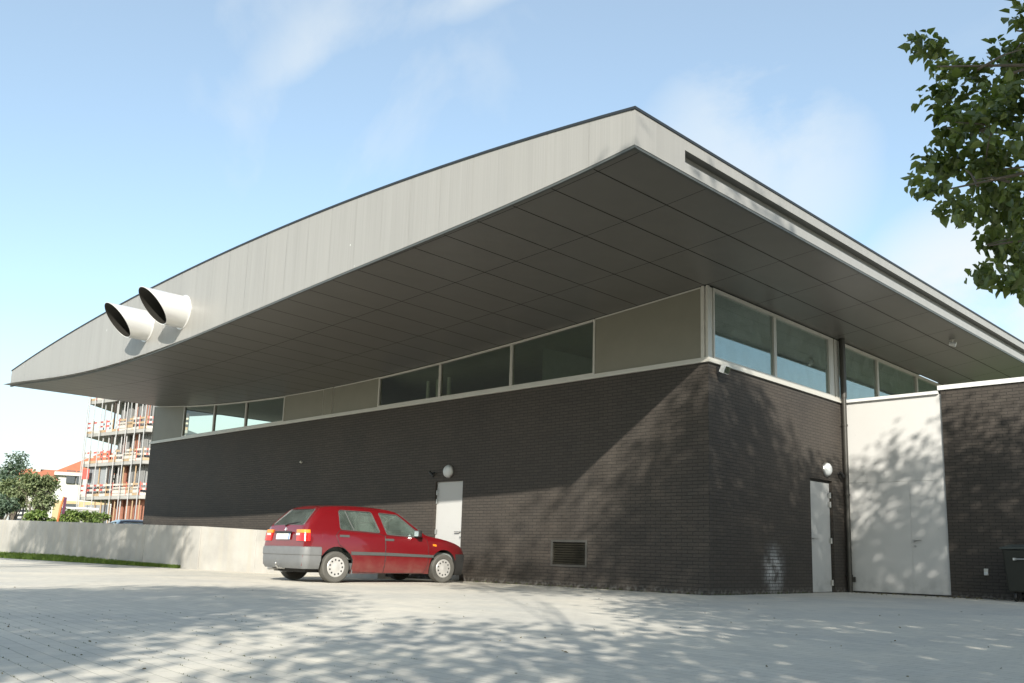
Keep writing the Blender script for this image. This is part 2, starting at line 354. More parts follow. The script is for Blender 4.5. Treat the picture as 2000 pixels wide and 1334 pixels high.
def ztop(x, y): return zt(x)+0.0085*(y+4.7)*min(1, max(0, (x+3)/5))

hall = empty('sports_hall'); tag(hall, 'dark brick sports hall under a wide curved grey overhanging roof', 'hall')

def wall_holes(b, fix, u0, u1, z0, z1, holes, d0, d1):
    """vertical wall with holes; fix(u, d, z) -> point; d0 outer face, d1 inner face"""
    us = sorted({u0, u1, *[h[0] for h in holes], *[h[1] for h in holes]}); zs = sorted({z0, z1, *[h[2] for h in holes], *[h[3] for h in holes]})
    def solid(i, j):
        if i < 0 or j < 0 or i >= len(us)-1 or j >= len(zs)-1: return False
        uc, zc = (us[i]+us[i+1])/2, (zs[j]+zs[j+1])/2
        return not any(h[0] < uc < h[1] and h[2] < zc < h[3] for h in holes)
    for i in range(len(us)-1):
        for j in range(len(zs)-1):
            if not solid(i, j): continue
            a, c, e, g = us[i], us[i+1], zs[j], zs[j+1]
            b.quad(fix(a, d0, e), fix(c, d0, e), fix(c, d0, g), fix(a, d0, g)); b.quad(fix(a, d1, e), fix(a, d1, g), fix(c, d1, g), fix(c, d1, e))
            if not solid(i-1, j): b.quad(fix(a, d0, e), fix(a, d0, g), fix(a, d1, g), fix(a, d1, e))
            if not solid(i+1, j): b.quad(fix(c, d0, e), fix(c, d1, e), fix(c, d1, g), fix(c, d0, g))
            if not solid(i, j-1): b.quad(fix(a, d0, e), fix(a, d1, e), fix(c, d1, e), fix(c, d0, e))
            if not solid(i, j+1): b.quad(fix(a, d0, g), fix(c, d0, g), fix(c, d1, g), fix(a, d1, g))
HB = 3.76                                                 # top of the brickwork
fA = lambda u, d, z: (u, d, z); fB = lambda u, d, z: (-d, u, z)
b = MB()
wall_holes(b, fA, -21.0, 0.0, -0.1, HB, [(-6.75, -5.89, -0.1, 2.03), (-3.37, -2.55, 0.385, 0.815)], 0.0, 0.30)
wall_holes(b, fB, 0.30, 13.5, -0.1, HB, [(3.50, 4.44, -0.1, 2.14)], 0.0, 0.30)
wall_holes(b, lambda u, d, z: (-21.0+d, u, z), 0.30, 13.5, -0.1, HB, [], 0.0, 0.30)
wall_holes(b, lambda u, d, z: (u, 13.5+d, z), -21.0, 0.0, -0.1, 4.5, [], 0.0, 0.30)
b.build('brick_wall', M['brick'], hall)
# sill flashing, bottom of the clerestory
b = MB()
b.box((-21.05, -0.045, HB), (0.045, 0.10, HB+0.035)); b.box((-21.0, -0.022, HB+0.035), (0.022, 0.10, HB+0.085))
b.box((-0.10, 0.10, HB), (0.045, 13.5, HB+0.035)); b.box((-0.10, 0.10, HB+0.035), (0.022, 13.5, HB+0.085))
b.box((-21.05, 0.10, HB), (-20.95, 13.5, HB+0.06))
b.build('sill', M['alu'], hall)
ZS = HB+0.085
# clerestory on the long side
def slab_curve(b, x0, x1, y0, y1, za, zb, step=0.4, mi=0):
    n = max(1, int(abs(x1-x0)/step))
    for i in range(n):
        a, c = x0+(x1-x0)*i/n, x0+(x1-x0)*(i+1)/n
        b.hexa([(a,y0,za(a)),(c,y0,za(c)),(c,y1,za(c)),(a,y1,za(a)),(a,y0,zb(a)),(c,y0,zb(c)),(c,y1,zb(c)),(a,y1,zb(a))], mi)
bays = [(-2.44,-0.13,'p'),(-4.60,-2.44,'w'),(-6.78,-4.60,'w'),(-8.95,-6.78,'w'),(-10.80,-8.95,'p'),(-11.22,-10.80,'n'),(-13.05,-11.22,'p'),(-15.05,-13.05,'w'),(-16.90,-15.05,'w'),(-18.85,-16.90,'w'),(-20.98,-18.85,'p')]
cz = lambda x: ZS
for x0, x1, k in bays:
    if k == 'w':
        f = MB(); w_ = 0.032
        f.box((x0+0.004, 0.0, ZS), (x0+w_, 0.07, zh(x0)-0.05)); f.box((x1-w_, 0.0, ZS), (x1-0.004, 0.07, zh(x1)-0.05))
        slab_curve(f, x0+0.004, x1-0.004, -0.003, 0.07, lambda x: zh(x)-0.05, lambda x: zh(x)-0.012)
        f.box((x0+w_, 0.0, ZS), (x1-w_, 0.07, ZS+0.03))
        fo = f.build('window', M['alu'], hall)
        g = MB(); n = 6
        for i in range(n):
            a, c = x0+w_+(x1-x0-2*w_)*i/n, x0+w_+(x1-x0-2*w_)*(i+1)/n
            g.quad((a, .036, ZS+.03), (c, .036, ZS+.03), (c, .036, zh(c)-.05), (a, .036, zh(a)-.05))
        g.build('pane', M['glass_dark'], fo, fix=False)
    else:
        p = MB(); dd = {'p': 0.012, 'n': -0.006}[k]
        slab_curve(p, x0+0.012, x1-0.012, dd, 0.10, cz, lambda x: zh(x)-0.03)
        po = p.build('cladding_panel', M['clad'] if k == 'p' else M['alu'] if False else M['clad'], hall)
        e = MB(); e.box((x0-0.006, 0.0, ZS), (x0+0.012, 0.08, zh(x0)-0.03)); e.box((x1-0.012, 0.0, ZS), (x1+0.006-0.002, 0.08, zh(x1)-0.03))
        slab_curve(e, x0+0.012, x1-0.012, 0.0, 0.08, lambda x: zh(x)-0.03, lambda x: zh(x)-0.008)
        e.build('panel_edge', M['alu'], po)
# corner posts
b = MB(); b.box((-0.125, -0.004, ZS), (-0.07, 0.06, zh(0)-0.01)); b.box((-0.07, 0.022, ZS), (-0.035, 0.09, zh(0)-0.02)); b.box((-0.035, 0.0, ZS), (0.0, 0.06, zh(0)-0.01)); b.box((-0.045, 0.06, ZS), (-0.012, 0.16, zh(0)-0.02))
b.build('corner_post', [M['alu']], hall)
# clerestory on the short side
ybays = [(0.16,2.26,'w'),(2.26,4.50,'w'),(4.50,4.86,'p'),(4.86,6.86,'w'),(6.86,9.16,'w'),(9.16,11.4,'w'),(11.4,13.5,'w')]
ZB = zh(0)-0.02
for y0, y1, k in ybays:
    if k == 'w':
        f = MB(); w_ = 0.045
        f.box((-0.07, y0+.004, ZS), (0.006, y0+w_, ZB-0.06)); f.box((-0.07, y1-w_, ZS), (0.006, y1-.004, ZB-0.06))
        f.box((-0.07, y0+.004, ZB-0.06), (0.009, y1-.004, ZB)); f.box((-0.07, y0+w_, ZS), (0.006, y1-w_, ZS+0.04))
        fo = f.build('window', M['alu'], hall)
        g = MB(); g.quad((-.035, y0+w_, ZS+.04), (-.035, y1-w_, ZS+.04), (-.035, y1-w_, ZB-.06), (-.035, y0+w_, ZB-.06)); g.build('pane', M['glass'], fo, fix=False)
    else:
        p = MB(); p.box((-0.08, y0+.01, ZS), (0.004, y0+0.17, ZB)); p.box((-0.08, y0+0.17, ZS), (-0.03, y0+0.21, ZB)); p.box((-0.08, y0+0.21, ZS), (0.004, y1-.01, ZB)); p.build('cladding_panel', M['alu'], hall)
# soffit: separate boards with open joints under a dark backing
b = MB(); xs = [XR-0.697*k for k in range(1, 33)]; xs = [XR-0.05]+[x for x in xs if x > XL+0.2]+[XL+0.03]
ysA = [None, -4.52, -3.09, -1.55, 0.0]
g = 0.006; gx = 0.0085
for i in range(len(xs)-1):
    xa, xb = xs[i+1]+gx, xs[i]-gx
    if i == 0: xb = xs[0]-0.01
    for j in range(4):
        y0a = (yA(xa)+0.04 if j == 0 else ysA[j]+g); y0b = (yA(xb)+0.04 if j == 0 else ysA[j]+g); y1 = ysA[j+1]-g
        if j == 3: y1 = -0.004
        if j == 0 and False: continue
        b.quad((xa, y0a, zsof(xa, y0a)), (xa, y1, zsof(xa, y1)), (xb, y1, zsof(xb, y1)), (xb, y0b, zsof(xb, y0b)))
yy = [0.0, 1.55, 3.10, 4.65, 6.2, 7.75, 9.3, 10.85, 12.4, 13.95]
xb_ = [XR-0.05, xs[1], xs[2], 0.004]
for i in range(3):
    for j in range(len(yy)-1):
        xa, xb, y0, y1 = xb_[i+1]+(gx if i < 2 else 0), xb_[i]-gx, yy[j]+g, yy[j+1]-g
        if j == 0: y0 = 0.0+g
        b.quad((xa, y0, zsof(xa, y0)), (xa, y1, zsof(xa, y1)), (xb, y1, zsof(xb, y1)), (xb, y0, zsof(xb, y0)))
nb = len(b.f)
for i in range(60):                                       # backing sheet above the joints
    xa, xc = XL+0.03+(XR-0.06-XL)*i/60, XL+0.03+(XR-0.06-XL)*(i+1)/60
    ys = [None, -3, -1.5, 0.2] if xa < -0.05 else [None, -3, -1.5, 0, 3, 7, 10, 13.9]
    for j in range(len(ys)-1):
        ya0 = yA(xa)+0.03 if j == 0 else ys[j]; yc0 = yA(xc)+0.03 if j == 0 else ys[j]; y1 = ys[j+1]
        h = 0.022
        b.quad((xa, ya0, zsof(xa, ya0)+h), (xa, y1, zsof(xa, y1)+h), (xc, y1, zsof(xc, y1)+h), (xc, yc0, zsof(xc, yc0)+h), 1)
b.build('soffit', [M['soffit'], M['backing']], hall, fix=False)
# fascia, long side: sheets with fine upright joints
b = MB(); xs = [XR-0.697*k for k in range(0, 33)]; xs = [x for x in xs if x > XL+0.15]+[XL]
for i in range(len(xs)-1):
    n = 3
    for k in range(n):
        xa, xc = xs[i+1]+(xs[i]-xs[i+1])*k/n, xs[i+1]+(xs[i]-xs[i+1])*(k+1)/n
        if k == 0: xa += 0.0025
        if k == n-1 and i > 0: xc -= 0.0025
        b.quad((xa, yA(xa), zf(xa)), (xc, yA(xc), zf(xc)), (xc, yA(xc), zt(xc)), (xa, yA(xa), zt(xa)))
for i in range(70):
    xa, xc = XL+0.001+(XR-0.002-XL)*i/70, XL+0.001+(XR-0.002-XL)*(i+1)/70
    b.quad((xa, yA(xa)+.006, zf(xa)+.002), (xc, yA(xc)+.006, zf(xc)+.002), (xc, yA(xc)+.006, zt(xc)), (xa, yA(xa)+.006, zt(xa)), 1)
b.build('fascia', [M['fascia'], M['fascia']], hall, fix=False)
# fascia, short side, with the long recessed slot
b = MB(); y0, y1 = yA(XR), YB; ys = [y0, -3.69]+[-3.69+(YB+3.69)*i/14 for i in range(1, 15)]
bot = lambda y: zf(XR)+tiltB(y); top = lambda y: ztop(XR, y)
s0 = lambda y: bot(y)+0.135; s1 = lambda y: top(y)-0.145
for i in range(len(ys)-1):
    a, c = ys[i], ys[i+1]
    if i == 0: b.quad((XR, a, bot(a)), (XR, c, bot(c)), (XR, c, top(c)), (XR, a, top(a))); continue
    b.quad((XR, a, bot(a)), (XR, c, bot(c)), (XR, c, s0(c)), (XR, a, s0(a))); b.quad((XR, a, s1(a)), (XR, c, s1(c)), (XR, c, top(c)), (XR, a, top(a)))
    xi = XR-0.12
    b.quad((XR, a, s0(a)), (XR, c, s0(c)), (xi, c, s0(c)-0.01), (xi, a, s0(a)-0.01)); b.quad((xi, a, s0(a)-.01), (xi, c, s0(c)-.01), (xi, c, s1(c)), (xi, a, s1(a))); b.quad((xi, a, s1(a)), (xi, c, s1(c)), (XR, c, s1(c)), (XR, a, s1(a)), 1)
a = -3.69; b.quad((XR, a, s0(a)), (XR-.12, a, s0(a)-.01), (XR-.12, a, s1(a)), (XR, a, s1(a)), 1)
b.quad((XR, YB, bot(YB)), (XL, YB, zf(XL)), (XL, YB, zt(XL)), (XR, YB, top(YB))); b.quad((XL, yA(XL), zf(XL)), (XL, YB, zf(XL)), (XL, YB, zt(XL)), (XL, yA(XL), zt(XL)))
b.build('fascia', [M['fascia'], M['trim']], hall, fix=False)
# narrow grey drip edge under the fascia
b = MB(); n = 40
for i in range(n):
    a, c = XL+(XR-XL)*i/n, XL+(XR-XL)*(i+1)/n
    b.hexa([(a,yA(a)+.006,zf(a)-.032),(c,yA(c)+.006,zf(c)-.032),(c,yA(c)+.045,zf(c)-.032),(a,yA(a)+.045,zf(a)-.032),(a,yA(a)+.006,zf(a)),(c,yA(c)+.006,zf(c)),(c,yA(c)+.045,zf(c)),(a,yA(a)+.045,zf(a))])
for i in range(len(ys)-1):
    a, c = ys[i]+.006, ys[i+1]+.006
    b.hexa([(XR-.05,a,bot(a)-.032),(XR-.006,a,bot(a)-.032),(XR-.006,c,bot(c)-.032),(XR-.05,c,bot(c)-.032),(XR-.05,a,bot(a)),(XR-.006,a,bot(a)),(XR-.006,c,bot(c)),(XR-.05,c,bot(c))])
b.build('drip_edge', M['trim'], hall)
# roof: black covering with a thin upstand along the edges
b = MB(); n = 46
for i in range(n):
    a, c = XL-.01+(XR+.02-XL)*i/n, XL-.01+(XR+.02-XL)*(i+1)/n
    for j in range(8):
        ya = lambda x: yA(x)-.012+(YB-yA(x)+.02)*j/8
        yb = lambda x: yA(x)-.012+(YB-yA(x)+.02)*(j+1)/8
        b.quad((a,ya(a),ztop(a,ya(a))+.030),(c,ya(c),ztop(c,ya(c))+.030),(c,yb(c),ztop(c,yb(c))+.030),(a,yb(a),ztop(a,yb(a))+.030))
    b.quad((a,yA(a)-.012,zt(a)-.004),(c,yA(c)-.012,zt(c)-.004),(c,yA(c)-.012,zt(c)+.030),(a,yA(a)-.012,zt(a)+.030)); b.quad((a,yA(a)-.012,zt(a)-.004),(c,yA(c)-.012,zt(c)-.004),(c,yA(c)+.05,zt(c)-.004),(a,yA(a)+.05,zt(a)-.004))
for j in range(14):
    a, c = yA(XR)-.012+(YB+4.7)*j/14, yA(XR)-.012+(YB+4.7)*(j+1)/14
    b.quad((XR+.012,a,top(a)-.004),(XR+.012,c,top(c)-.004),(XR+.012,c,top(c)+.031),(XR+.012,a,top(a)+.031)); b.quad((XR+.012,a,top(a)-.004),(XR+.012,c,top(c)-.004),(XR-.05,c,top(c)-.004),(XR-.05,a,top(a)-.004))
b.build('roof', M['roofing'], hall, fix=False)
# interior seen dimly through the clerestory
b = MB(); b.box((-20.6, 0.4, 3.30), (-0.4, 13.2, 3.36)); b.build('gallery_floor', M['inner_floor'], hall)
b = MB(); b.quad((-20.6, 5.2, 3.36), (-0.4, 5.2, 3.36), (-0.4, 5.2, 4.45), (-20.6, 5.2, 4.45)); b.quad((-4.2, 0.5, 3.36), (-4.2, 13, 3.36), (-4.2, 13, 5.0), (-4.2, 0.5, 4.7)); b.quad((-12, .5, 3.36), (-12, 5.2, 3.36), (-12, 5.2, 4.5), (-12, .5, 4.5)); b.build('partition', M['inner'], hall, fix=False)
b = MB()
for i in range(30):
    xa, xc = -20.9+20.7*i/30, -20.9+20.7*(i+1)/30
    b.quad((xa, .1, zh(xa)+.03), (xc, .1, zh(xc)+.03), (xc, 13.5, zh(xc)+.03), (xa, 13.5, zh(xa)+.03))
b.build('ceiling', M['inner'], hall, fix=False)
for x, y0_, y1_ in ((-0.9, 0.6, 3.9), (-1.8, 0.7, 4.4), (-0.9, 5.2, 8.4), (-1.9, 5.0, 9.0)):
    b = MB(); b.box((x-.07, y0_, zh(x)-.34), (x+.07, y1_, zh(x)-.27)); o = b.build('light_strip', M['lamp_white'], hall)
for x in (-7.6, -8.0, -8.35): 
    b = MB(); b.tube([(x, 1.0, 3.36), (x, 1.0, 4.55)], 0.05, 8); b.build('inner_column', M['inner'], hall)

# doors
def door(b_pt, name, w_, h_, axis, hinge_side):
    pass
dA = MB(); dA.box((-6.75, 0.055, 0.012), (-5.89, 0.11, 2.028)); da = dA.build('door', M['door'], hall); da['label'] = 'pale grey steel door beside the red car'
def handle(parent, o, along, out, m):
    b = MB(); o = Vector(o); along = Vector(along); out = Vector(out)
    b.lathe([(0.024, 0), (0.024, .008), (0.011, .010), (0.011, .055), (0, .055)], o, out, 12)
    b.tube([o+out*.05, o+out*.05+along*.03, o+out*.05+along*.13], 0.011, 8)
    ho = b.build('handle', m, parent, smooth=40)
    b = MB(); b.lathe([(0.022, 0), (0.022, .008), (0, .009)], o-Vector((0, 0, .11)), out, 12); b.build('lock', m, parent, smooth=40)
    return ho
handle(da, (-5.97, 0.055, 0.98), (-1, 0, 0), (0, -1, 0), M['steel'])
for z in (0.25, 0.98, 1.62, 1.80):
    b = MB(); b.tube([(-6.735, 0.040, z-.05), (-6.735, 0.040, z+.05)], 0.017, 8); b.box((-6.73, .048, z-.05), (-6.69, .056, z+.05)); b.build('hinge', M['steel'], da, smooth=40)
dB = MB(); dB.box((-0.11, 3.50, 0.012), (-0.055, 4.40, 2.09)); db = dB.build('door', M['door'], hall); db['label'] = 'pale grey steel door beside the drainpipe'
b = MB(); b.box((-0.12, 3.50, 2.09), (-0.06, 4.44, 2.138)); b.box((-0.12, 4.40, 0), (-0.065, 4.438, 2.09)); b.build('door_frame', M['backing'], db)
handle(db, (-0.055, 3.60, 1.0), (0, 1, 0), (1, 0, 0), M['steel'])
for z in (0.18, 0.98, 1.68, 1.86):
    b = MB(); b.tube([(-0.038, 4.405, z-.055), (-0.038, 4.405, z+.055)], 0.02, 8); b.box((-.056, 4.33, z-.05), (-.047, 4.40, z+.05)); b.build('hinge', M['steel'], db, smooth=40)
b = MB(); b.box((-6.75, 0.0, -0.05), (-5.89, 0.2, 0.01)); b.build('threshold', M['concrete'], hall)
# louvred vent
b = MB(); x0, x1, z0, z1 = -3.395, -2.525, 0.36, 0.84
b.box((x0, -.014, z0), (x0+.045, .05, z1)); b.box((x1-.045, -.014, z0), (x1, .05, z1)); b.box((x0+.045, -.014, z0), (x1-.045, .05, z0+.04)); b.box((x0+.045, -.014, z1-.04), (x1-.045, .05, z1))
vg = b.build('louvre_vent', M['vent'], hall)
b = MB()
for k in range(9):
    z = z0+.05+.0425*k; b.hexa([(x0+.045,.0,z),(x1-.045,.0,z),(x1-.045,.006,z),(x0+.045,.006,z),(x0+.045,.035,z+.036),(x1-.045,.035,z+.036),(x1-.045,.041,z+.036),(x0+.045,.041,z+.036)])
b.build('slats', M['slat'], vg)
b = MB(); b.box((x0+.02, .06, z0+.02), (x1-.02, .07, z1-.02)); b.build('vent_back', M['black'], vg)
# rainwater pipe
b = MB(); px_, py_ = 0.085, 4.90
b.tube([(px_, py_, 3.86), (px_, py_, 5.10)], 0.062, 16, 0); b.tube([(px_, py_, 0.0), (px_, py_, 3.87)], 0.050, 16, 0)
dp = b.build('downpipe', M['pipe'], hall, smooth=40)
for z in (0.32, 1.9, 3.3): b = MB(); b.lathe([(0.058, -.02), (0.062, -.018), (0.062, .018), (0.058, .02)], (px_, py_, z), (0, 0, 1), 16); b.box((0.0, py_-.015, z-.012), (px_, py_+.015, z+.012)); b.build('pipe_bracket', M['pipe'], dp, smooth=40)
b = MB(); b.box((px_-.02, py_+.03, .20), (px_+.09, py_+.07, .30)); b.build('pipe_shoe', M['pipe'], dp)

# two big exhaust ducts, mouths cut on the slant
def duct(xc, zc, r, ltop, lbot, label):
    y0 = yA(xc)+0.01; b = MB(); n = 40; rings = []
    for ri, (rad, inner) in enumerate(((r, 0), (r-.012, 1))):
        for k in range(6):
            ring = []
            for j in range(n):
                t = 2*PI*j/n; z = zc+rad*math.sin(t); x = xc+rad*math.cos(t); L = (ltop+lbot)/2+(ltop-lbot)/2*math.sin(t)
                kk = k/5 if not inner else 1-k/5
                ring.append((x, y0-L*kk, z))
            rings.append(ring)
    k0 = len(b.v)
    for rg in rings: b.v += rg
    for i in range(len(rings)-1):
        for j in range(n): b.f.append((k0+i*n+j, k0+i*n+(j+1)%n, k0+(i+1)*n+(j+1)%n, k0+(i+1)*n+j)); b.mi.append(1 if i > 5 else 0)
    b.f.append(tuple(k0+11*n+j for j in range(n))); b.mi.append(1)
    o = b.build('exhaust_duct', [M['duct'], M['duct_in']], hall, smooth=40); o['label'] = label
    f = MB(); f.lathe([(r+.001, 0.0), (r+.03, 0.002), (r+.03, .012), (r+.001, .013)], (xc, y0-.01, zc), (0, -1, 0), 40); f.build('collar', M['duct'], o, smooth=40)
DUCT = [(-9.59, 5.244, 0.33), (-11.345, 5.242, 0.328)]
duct(*DUCT[0], 0.92, 0.37, 'round metal exhaust duct on the fascia, the nearer and higher one')
duct(*DUCT[1], 0.92, 0.38, 'round metal exhaust duct on the fascia, the farther and lower one')

# ------------------------------------------------------------------ small fittings on the hall
def bulkhead(name, o, out, label):
    e = empty(name, o); tag(e, label, 'wall lamp', 'round wall lamps over the side doors'); out = Vector(out)
    b = MB(); b.lathe([(0.135, 0.0), (0.14, .03), (0.128, .05)], (0, 0, 0), out, 28); b.build('housing', M['steel'], e, smooth=40)
    b = MB(); b.lathe([(0.127, .045), (0.120, .075), (0.085, .105), (0.04, .118), (0, .12)], (0, 0, 0), out, 28); b.build('diffuser', M['lamp_white'], e, smooth=60)
bulkhead('wall_lamp', (-6.32, -0.001, 2.23), (0, -1, 0), 'round white wall lamp over the door by the red car')
bulkhead('wall_lamp', (0.001, 4.15, 2.345), (1, 0, 0), 'round white wall lamp over the door by the drainpipe')
e = empty('floodlight', (0.02, 0.26, 3.66)); tag(e, 'small white floodlight at the top corner of the brick wall', 'floodlight')
b = MB(); b.box((-.02, -.025, -.06), (.02, .025, .06)); b.beam((0.0, 0, .02), (.10, 0, .02), .03); b.build('bracket', M['black'], e)
b = MB(); m = Matrix.Translation((.14, 0, 0)) @ Matrix.Rotation(R(25), 4, 'Y'); b.box((-.05, -.085, -.07), (.04, .085, .07), m=m); b.build('housing', M['lamp_white'], e, bevel=.012)
b = MB(); b.box((.04, -.07, -.055), (.046, .07, .055), m=m); b.build('lens', M['glass_dark'], e)
def sensor(o, out, label, flip=1):
    e = empty('motion_sensor', o); tag(e, label, 'sensor'); out = Vector(out); side = out.cross(Vector((0, 0, 1)))
    b = MB(); b.lathe([(0.03, 0), (0.03, .02), (0.014, .03), (0.014, .08), (0, .08)], (0, 0, 0), out, 12); b.build('base', M['black'], e, smooth=40)
    b = MB(); p = out*.08; b.tube([p+side*.05*flip+Vector((0, 0, .03)), p-side*.05*flip-Vector((0, 0, .04)), p-side*.08*flip-Vector((0, 0, .07))], [.028, .036, .02], 12); b.build('head', M['black'], e, smooth=50)
sensor((-6.82, 0.0, 2.21), (0, -1, 0), 'small black sensor beside the round lamp by the red car')
sensor((0.0, 4.70, 2.30), (1, 0, 0), 'small black sensor beside the drainpipe and round lamp')
e = empty('wall_bolt', (-12.0, 0.0, 2.72)); tag(e, 'tiny pale fitting high on the shaded brick wall', 'fitting'); b = MB(); b.lathe([(0.035, 0), (0.035, .03), (.02, .05), (0, .05)], (0, 0, 0), (0, -1, 0), 12); b.build('cap', M['alu'], e, smooth=40)
e = empty('soffit_spotlight', (1.55, 7.0, zsof(1.55, 7.0)-.002)); tag(e, 'small pale spotlight fixed under the overhang on the right', 'spotlight')
b = MB(); b.lathe([(0.05, 0), (0.05, -.02), (.02, -.025), (.02, -.07), (0, -.07)], (0, 0, 0), (0, 0, 1), 14); b.build('stem', M['alu'], e, smooth=40)
b = MB(); b.tube([(-.05, 0, -.07), (.07, .02, -.11)], [.045, .055], 14); b.build('lamp_head', M['lamp_white'], e, smooth=40)

# ================================================================== ANNEX on the right
annex = empty('annex_building', (0, 0, 0)); tag(annex, 'low dark brick annex with white panel doors at the right', 'annex')
b = MB(); wall_holes(b, lambda u, d, z: (u, 5.0+d, z), 1.945, 9.5, -0.1, 3.84, [], 0.0, 0.3); wall_holes(b, lambda u, d, z: (9.5-d, u, z), 5.3, 13.0, -0.1, 3.84, [], 0.0, .3); b.build('brick_wall', M['brick'], annex)
b = MB(); b.box((1.90, 4.965, 3.84), (9.54, 5.34, 3.925)); b.box((9.16, 5.34, 3.84), (9.54, 13.0, 3.925)); b.build('coping', M['coping'], annex)
b = MB(); b.box((0.012, 4.98, 3.775), (1.90, 5.2, 3.835)); b.build('coping', M['coping'], annex)
b = MB(); b.box((0.012, 5.2, 3.70), (9.2, 13.0, 3.80)); b.build('flat_roof', M['yard'], annex)
b = MB(); b.box((0.05, 5.035, 2.1455), (1.94, 5.10, 3.775)); b.build('upper_panel', M['white_panel'], annex)
b = MB(); b.box((0.05, 5.037, 0.03), (1.2645, 5.09, 2.142)); b.build('door', M['white_panel'], annex)
b = MB(); b.box((1.268, 5.037, 0.03), (1.94, 5.09, 2.142)); d2 = b.build('door', M['white_panel'], annex)
handle(d2, (1.33, 5.037, 1.02), (1, 0, 0), (0, -1, 0), M['steel'])
b = MB(); b.box((0.01, 5.10, 0), (1.94, 5.16, 3.70)); b.box((0.012, 5.02, -.02), (1.94, 5.10, 0.022)); b.build('door_backing', M['backing'], annex)
e = empty('outlet_box', (2.575, 5.0, 0.47)); tag(e, 'small pale outlet box low on the right brick wall', 'outlet')
b = MB(); b.box((-.035, -.05, -.06), (.035, 0, .06)); b.build('box_body', M['alu'], e, bevel=.008); b = MB(); b.box((-.03, -.057, -.05), (.03, -.05, .0)); b.build('flap', M['lamp_white'], e)
# wheeled waste container at the right edge
M['bin'] = simple('dark_bin_plastic', (0.012, 0.013, 0.008), 0.5); M['bin_lid'] = simple('bin_lid', (0.05, 0.058, 0.052), 0.45)
e = empty('waste_container', (3.52, 4.52, 0)); e.location.x = 3.68; tag(e, 'dark wheeled waste container with a lid against the right brick wall', 'waste container')
b = MB(); W2, D2 = .60, .34
b.hexa([(-W2+.05,-D2+.05,.16),(W2-.05,-D2+.05,.16),(W2-.05,D2-.03,.16),(-W2+.05,D2-.03,.16),(-W2,-D2,.86),(W2,-D2,.86),(W2,D2,.86),(-W2,D2,.86)]); b.build('tub', M['bin'], e, bevel=.02)
b = MB(); b.box((-W2-.03, -D2-.03, .862), (W2+.03, D2+.02, .895)); b.hexa([(-W2-.01,-D2-.01,.895),(W2+.01,-D2-.01,.895),(W2+.01,D2,.895),(-W2-.01,D2,.895),(-W2+.1,-D2+.1,.945),(W2-.1,-D2+.1,.945),(W2-.1,D2-.05,.945),(-W2+.1,D2-.05,.945)]); b.build('lid', M['bin_lid'], e, bevel=.01)
for sx in (-1, 1):
    for sy in (-1, 1):
        b = MB(); b.lathe([(0.0, -.022), (.075, -.022), (.08, -.015), (.08, .015), (.075, .022), (0, .022)], (sx*.45, sy*.22, .08), (1, 0, 0), 16); b.beam((sx*.45, sy*.22, .08), (sx*.45, sy*.20, .17), .06, .03); b.build('wheel', M['black'], e, smooth=40)
b = MB(); b.tube([(-.4, -D2-.05, .70), (.4, -D2-.05, .70)], .014, 8); b.box((-.42, -D2-.06, .68), (-.38, -D2+.03, .72)); b.box((.38, -D2-.06, .68), (.42, -D2+.03, .72)); b.build('handle_bar', M['steel'], e, smooth=40)

# ================================================================== CONCRETE RETAINING WALL
cw = empty('retaining_wall', (-12.99, -2.017, 0)); tag(cw, 'pale concrete retaining wall running left from behind the red car', 'wall')
def wall_seg(p, q, hp, hq, th, name='wall_panel'):
    p = Vector((*p, 0)); q = Vector((*q, 0)); d = (q-p).normalized(); n = Vector((-d.y, d.x, 0))
    if n.y < 0: n = -n
    o = Vector((-12.99, -2.017, 0)); b = MB(); z = Vector((0, 0, 1))
    b.hexa([p-o-z*.1, q-o-z*.1, q+n*th-o-z*.1, p+n*th-o-z*.1, p-o+z*hp, q-o+z*hq, q+n*th-o+z*hq, p+n*th-o+z*hp]); return b.build(name, M['concrete'], cw, bevel=.012)
def lp(a, b_, t): return (a[0]+(b_[0]-a[0])*t, a[1]+(b_[1]-a[1])*t)
J, E_, F_ = (-12.99, -2.017), (-7.0, -1.195), (-36.0, -2.0)
hR = lambda x: 1.025-0.0334*(x+13.0); hL = lambda x: 1.026+0.0178*(-13.0-x)
xsR = [-12.99, -10.9, -9.0, -7.0]
for a, c in zip(xsR[:-1], xsR[1:]):
    A_, B_ = lp(J, E_, (a+12.99)/5.99), lp(J, E_, (c+12.99)/5.99); wall_seg((A_[0]+.012, A_[1]), B_, hR(a), hR(c), .22)
xsL = [-13.0, -13.9, -16.1, -19.6, -23.2, -26.8, -30.4, -36.0]
for a, c in zip(xsL[:-1], xsL[1:]): wall_seg((a-.012, -2.017), (c, -2.017+.0005*(c+13)), hL(a), hL(c), .22)

# grass at the foot of the wall
def blades(name, pts, hmin, hmax, m, wid=0.006, lean=0.6, seed=1):
    r = random.Random(seed); b = MB(); tones = []
    for (x, y, z) in pts:
        h = r.uniform(hmin, hmax); a = r.uniform(0, 2*PI); dx, dy = math.cos(a), math.sin(a); l = r.uniform(0, lean)*h
        k = len(b.v); w2 = wid*r.uniform(.6, 1.4)
        b.v += [(x-dy*w2, y+dx*w2, z), (x+dy*w2, y-dx*w2, z), (x+dx*l*.4+dy*w2*.7, y+dy*l*.4-dx*w2*.7, z+h*.6), (x+dx*l*.4-dy*w2*.7, y+dy*l*.4+dx*w2*.7, z+h*.6), (x+dx*l, y+dy*l, z+h)]
        b.f += [(k, k+1, k+2, k+3), (k+3, k+2, k+4)]; b.mi += [0, 0]; tones.append(r.random())
    o = b.build(name, m, fix=False)
    at_ = o.data.attributes.new('tone', 'FLOAT', 'FACE'); at_.data.foreach_set('value', [t for t in tones for _ in (0, 1)])
    return o
gp = []
gz = lambda x: min(0.13, 0.016*max(0, -13.8-x))
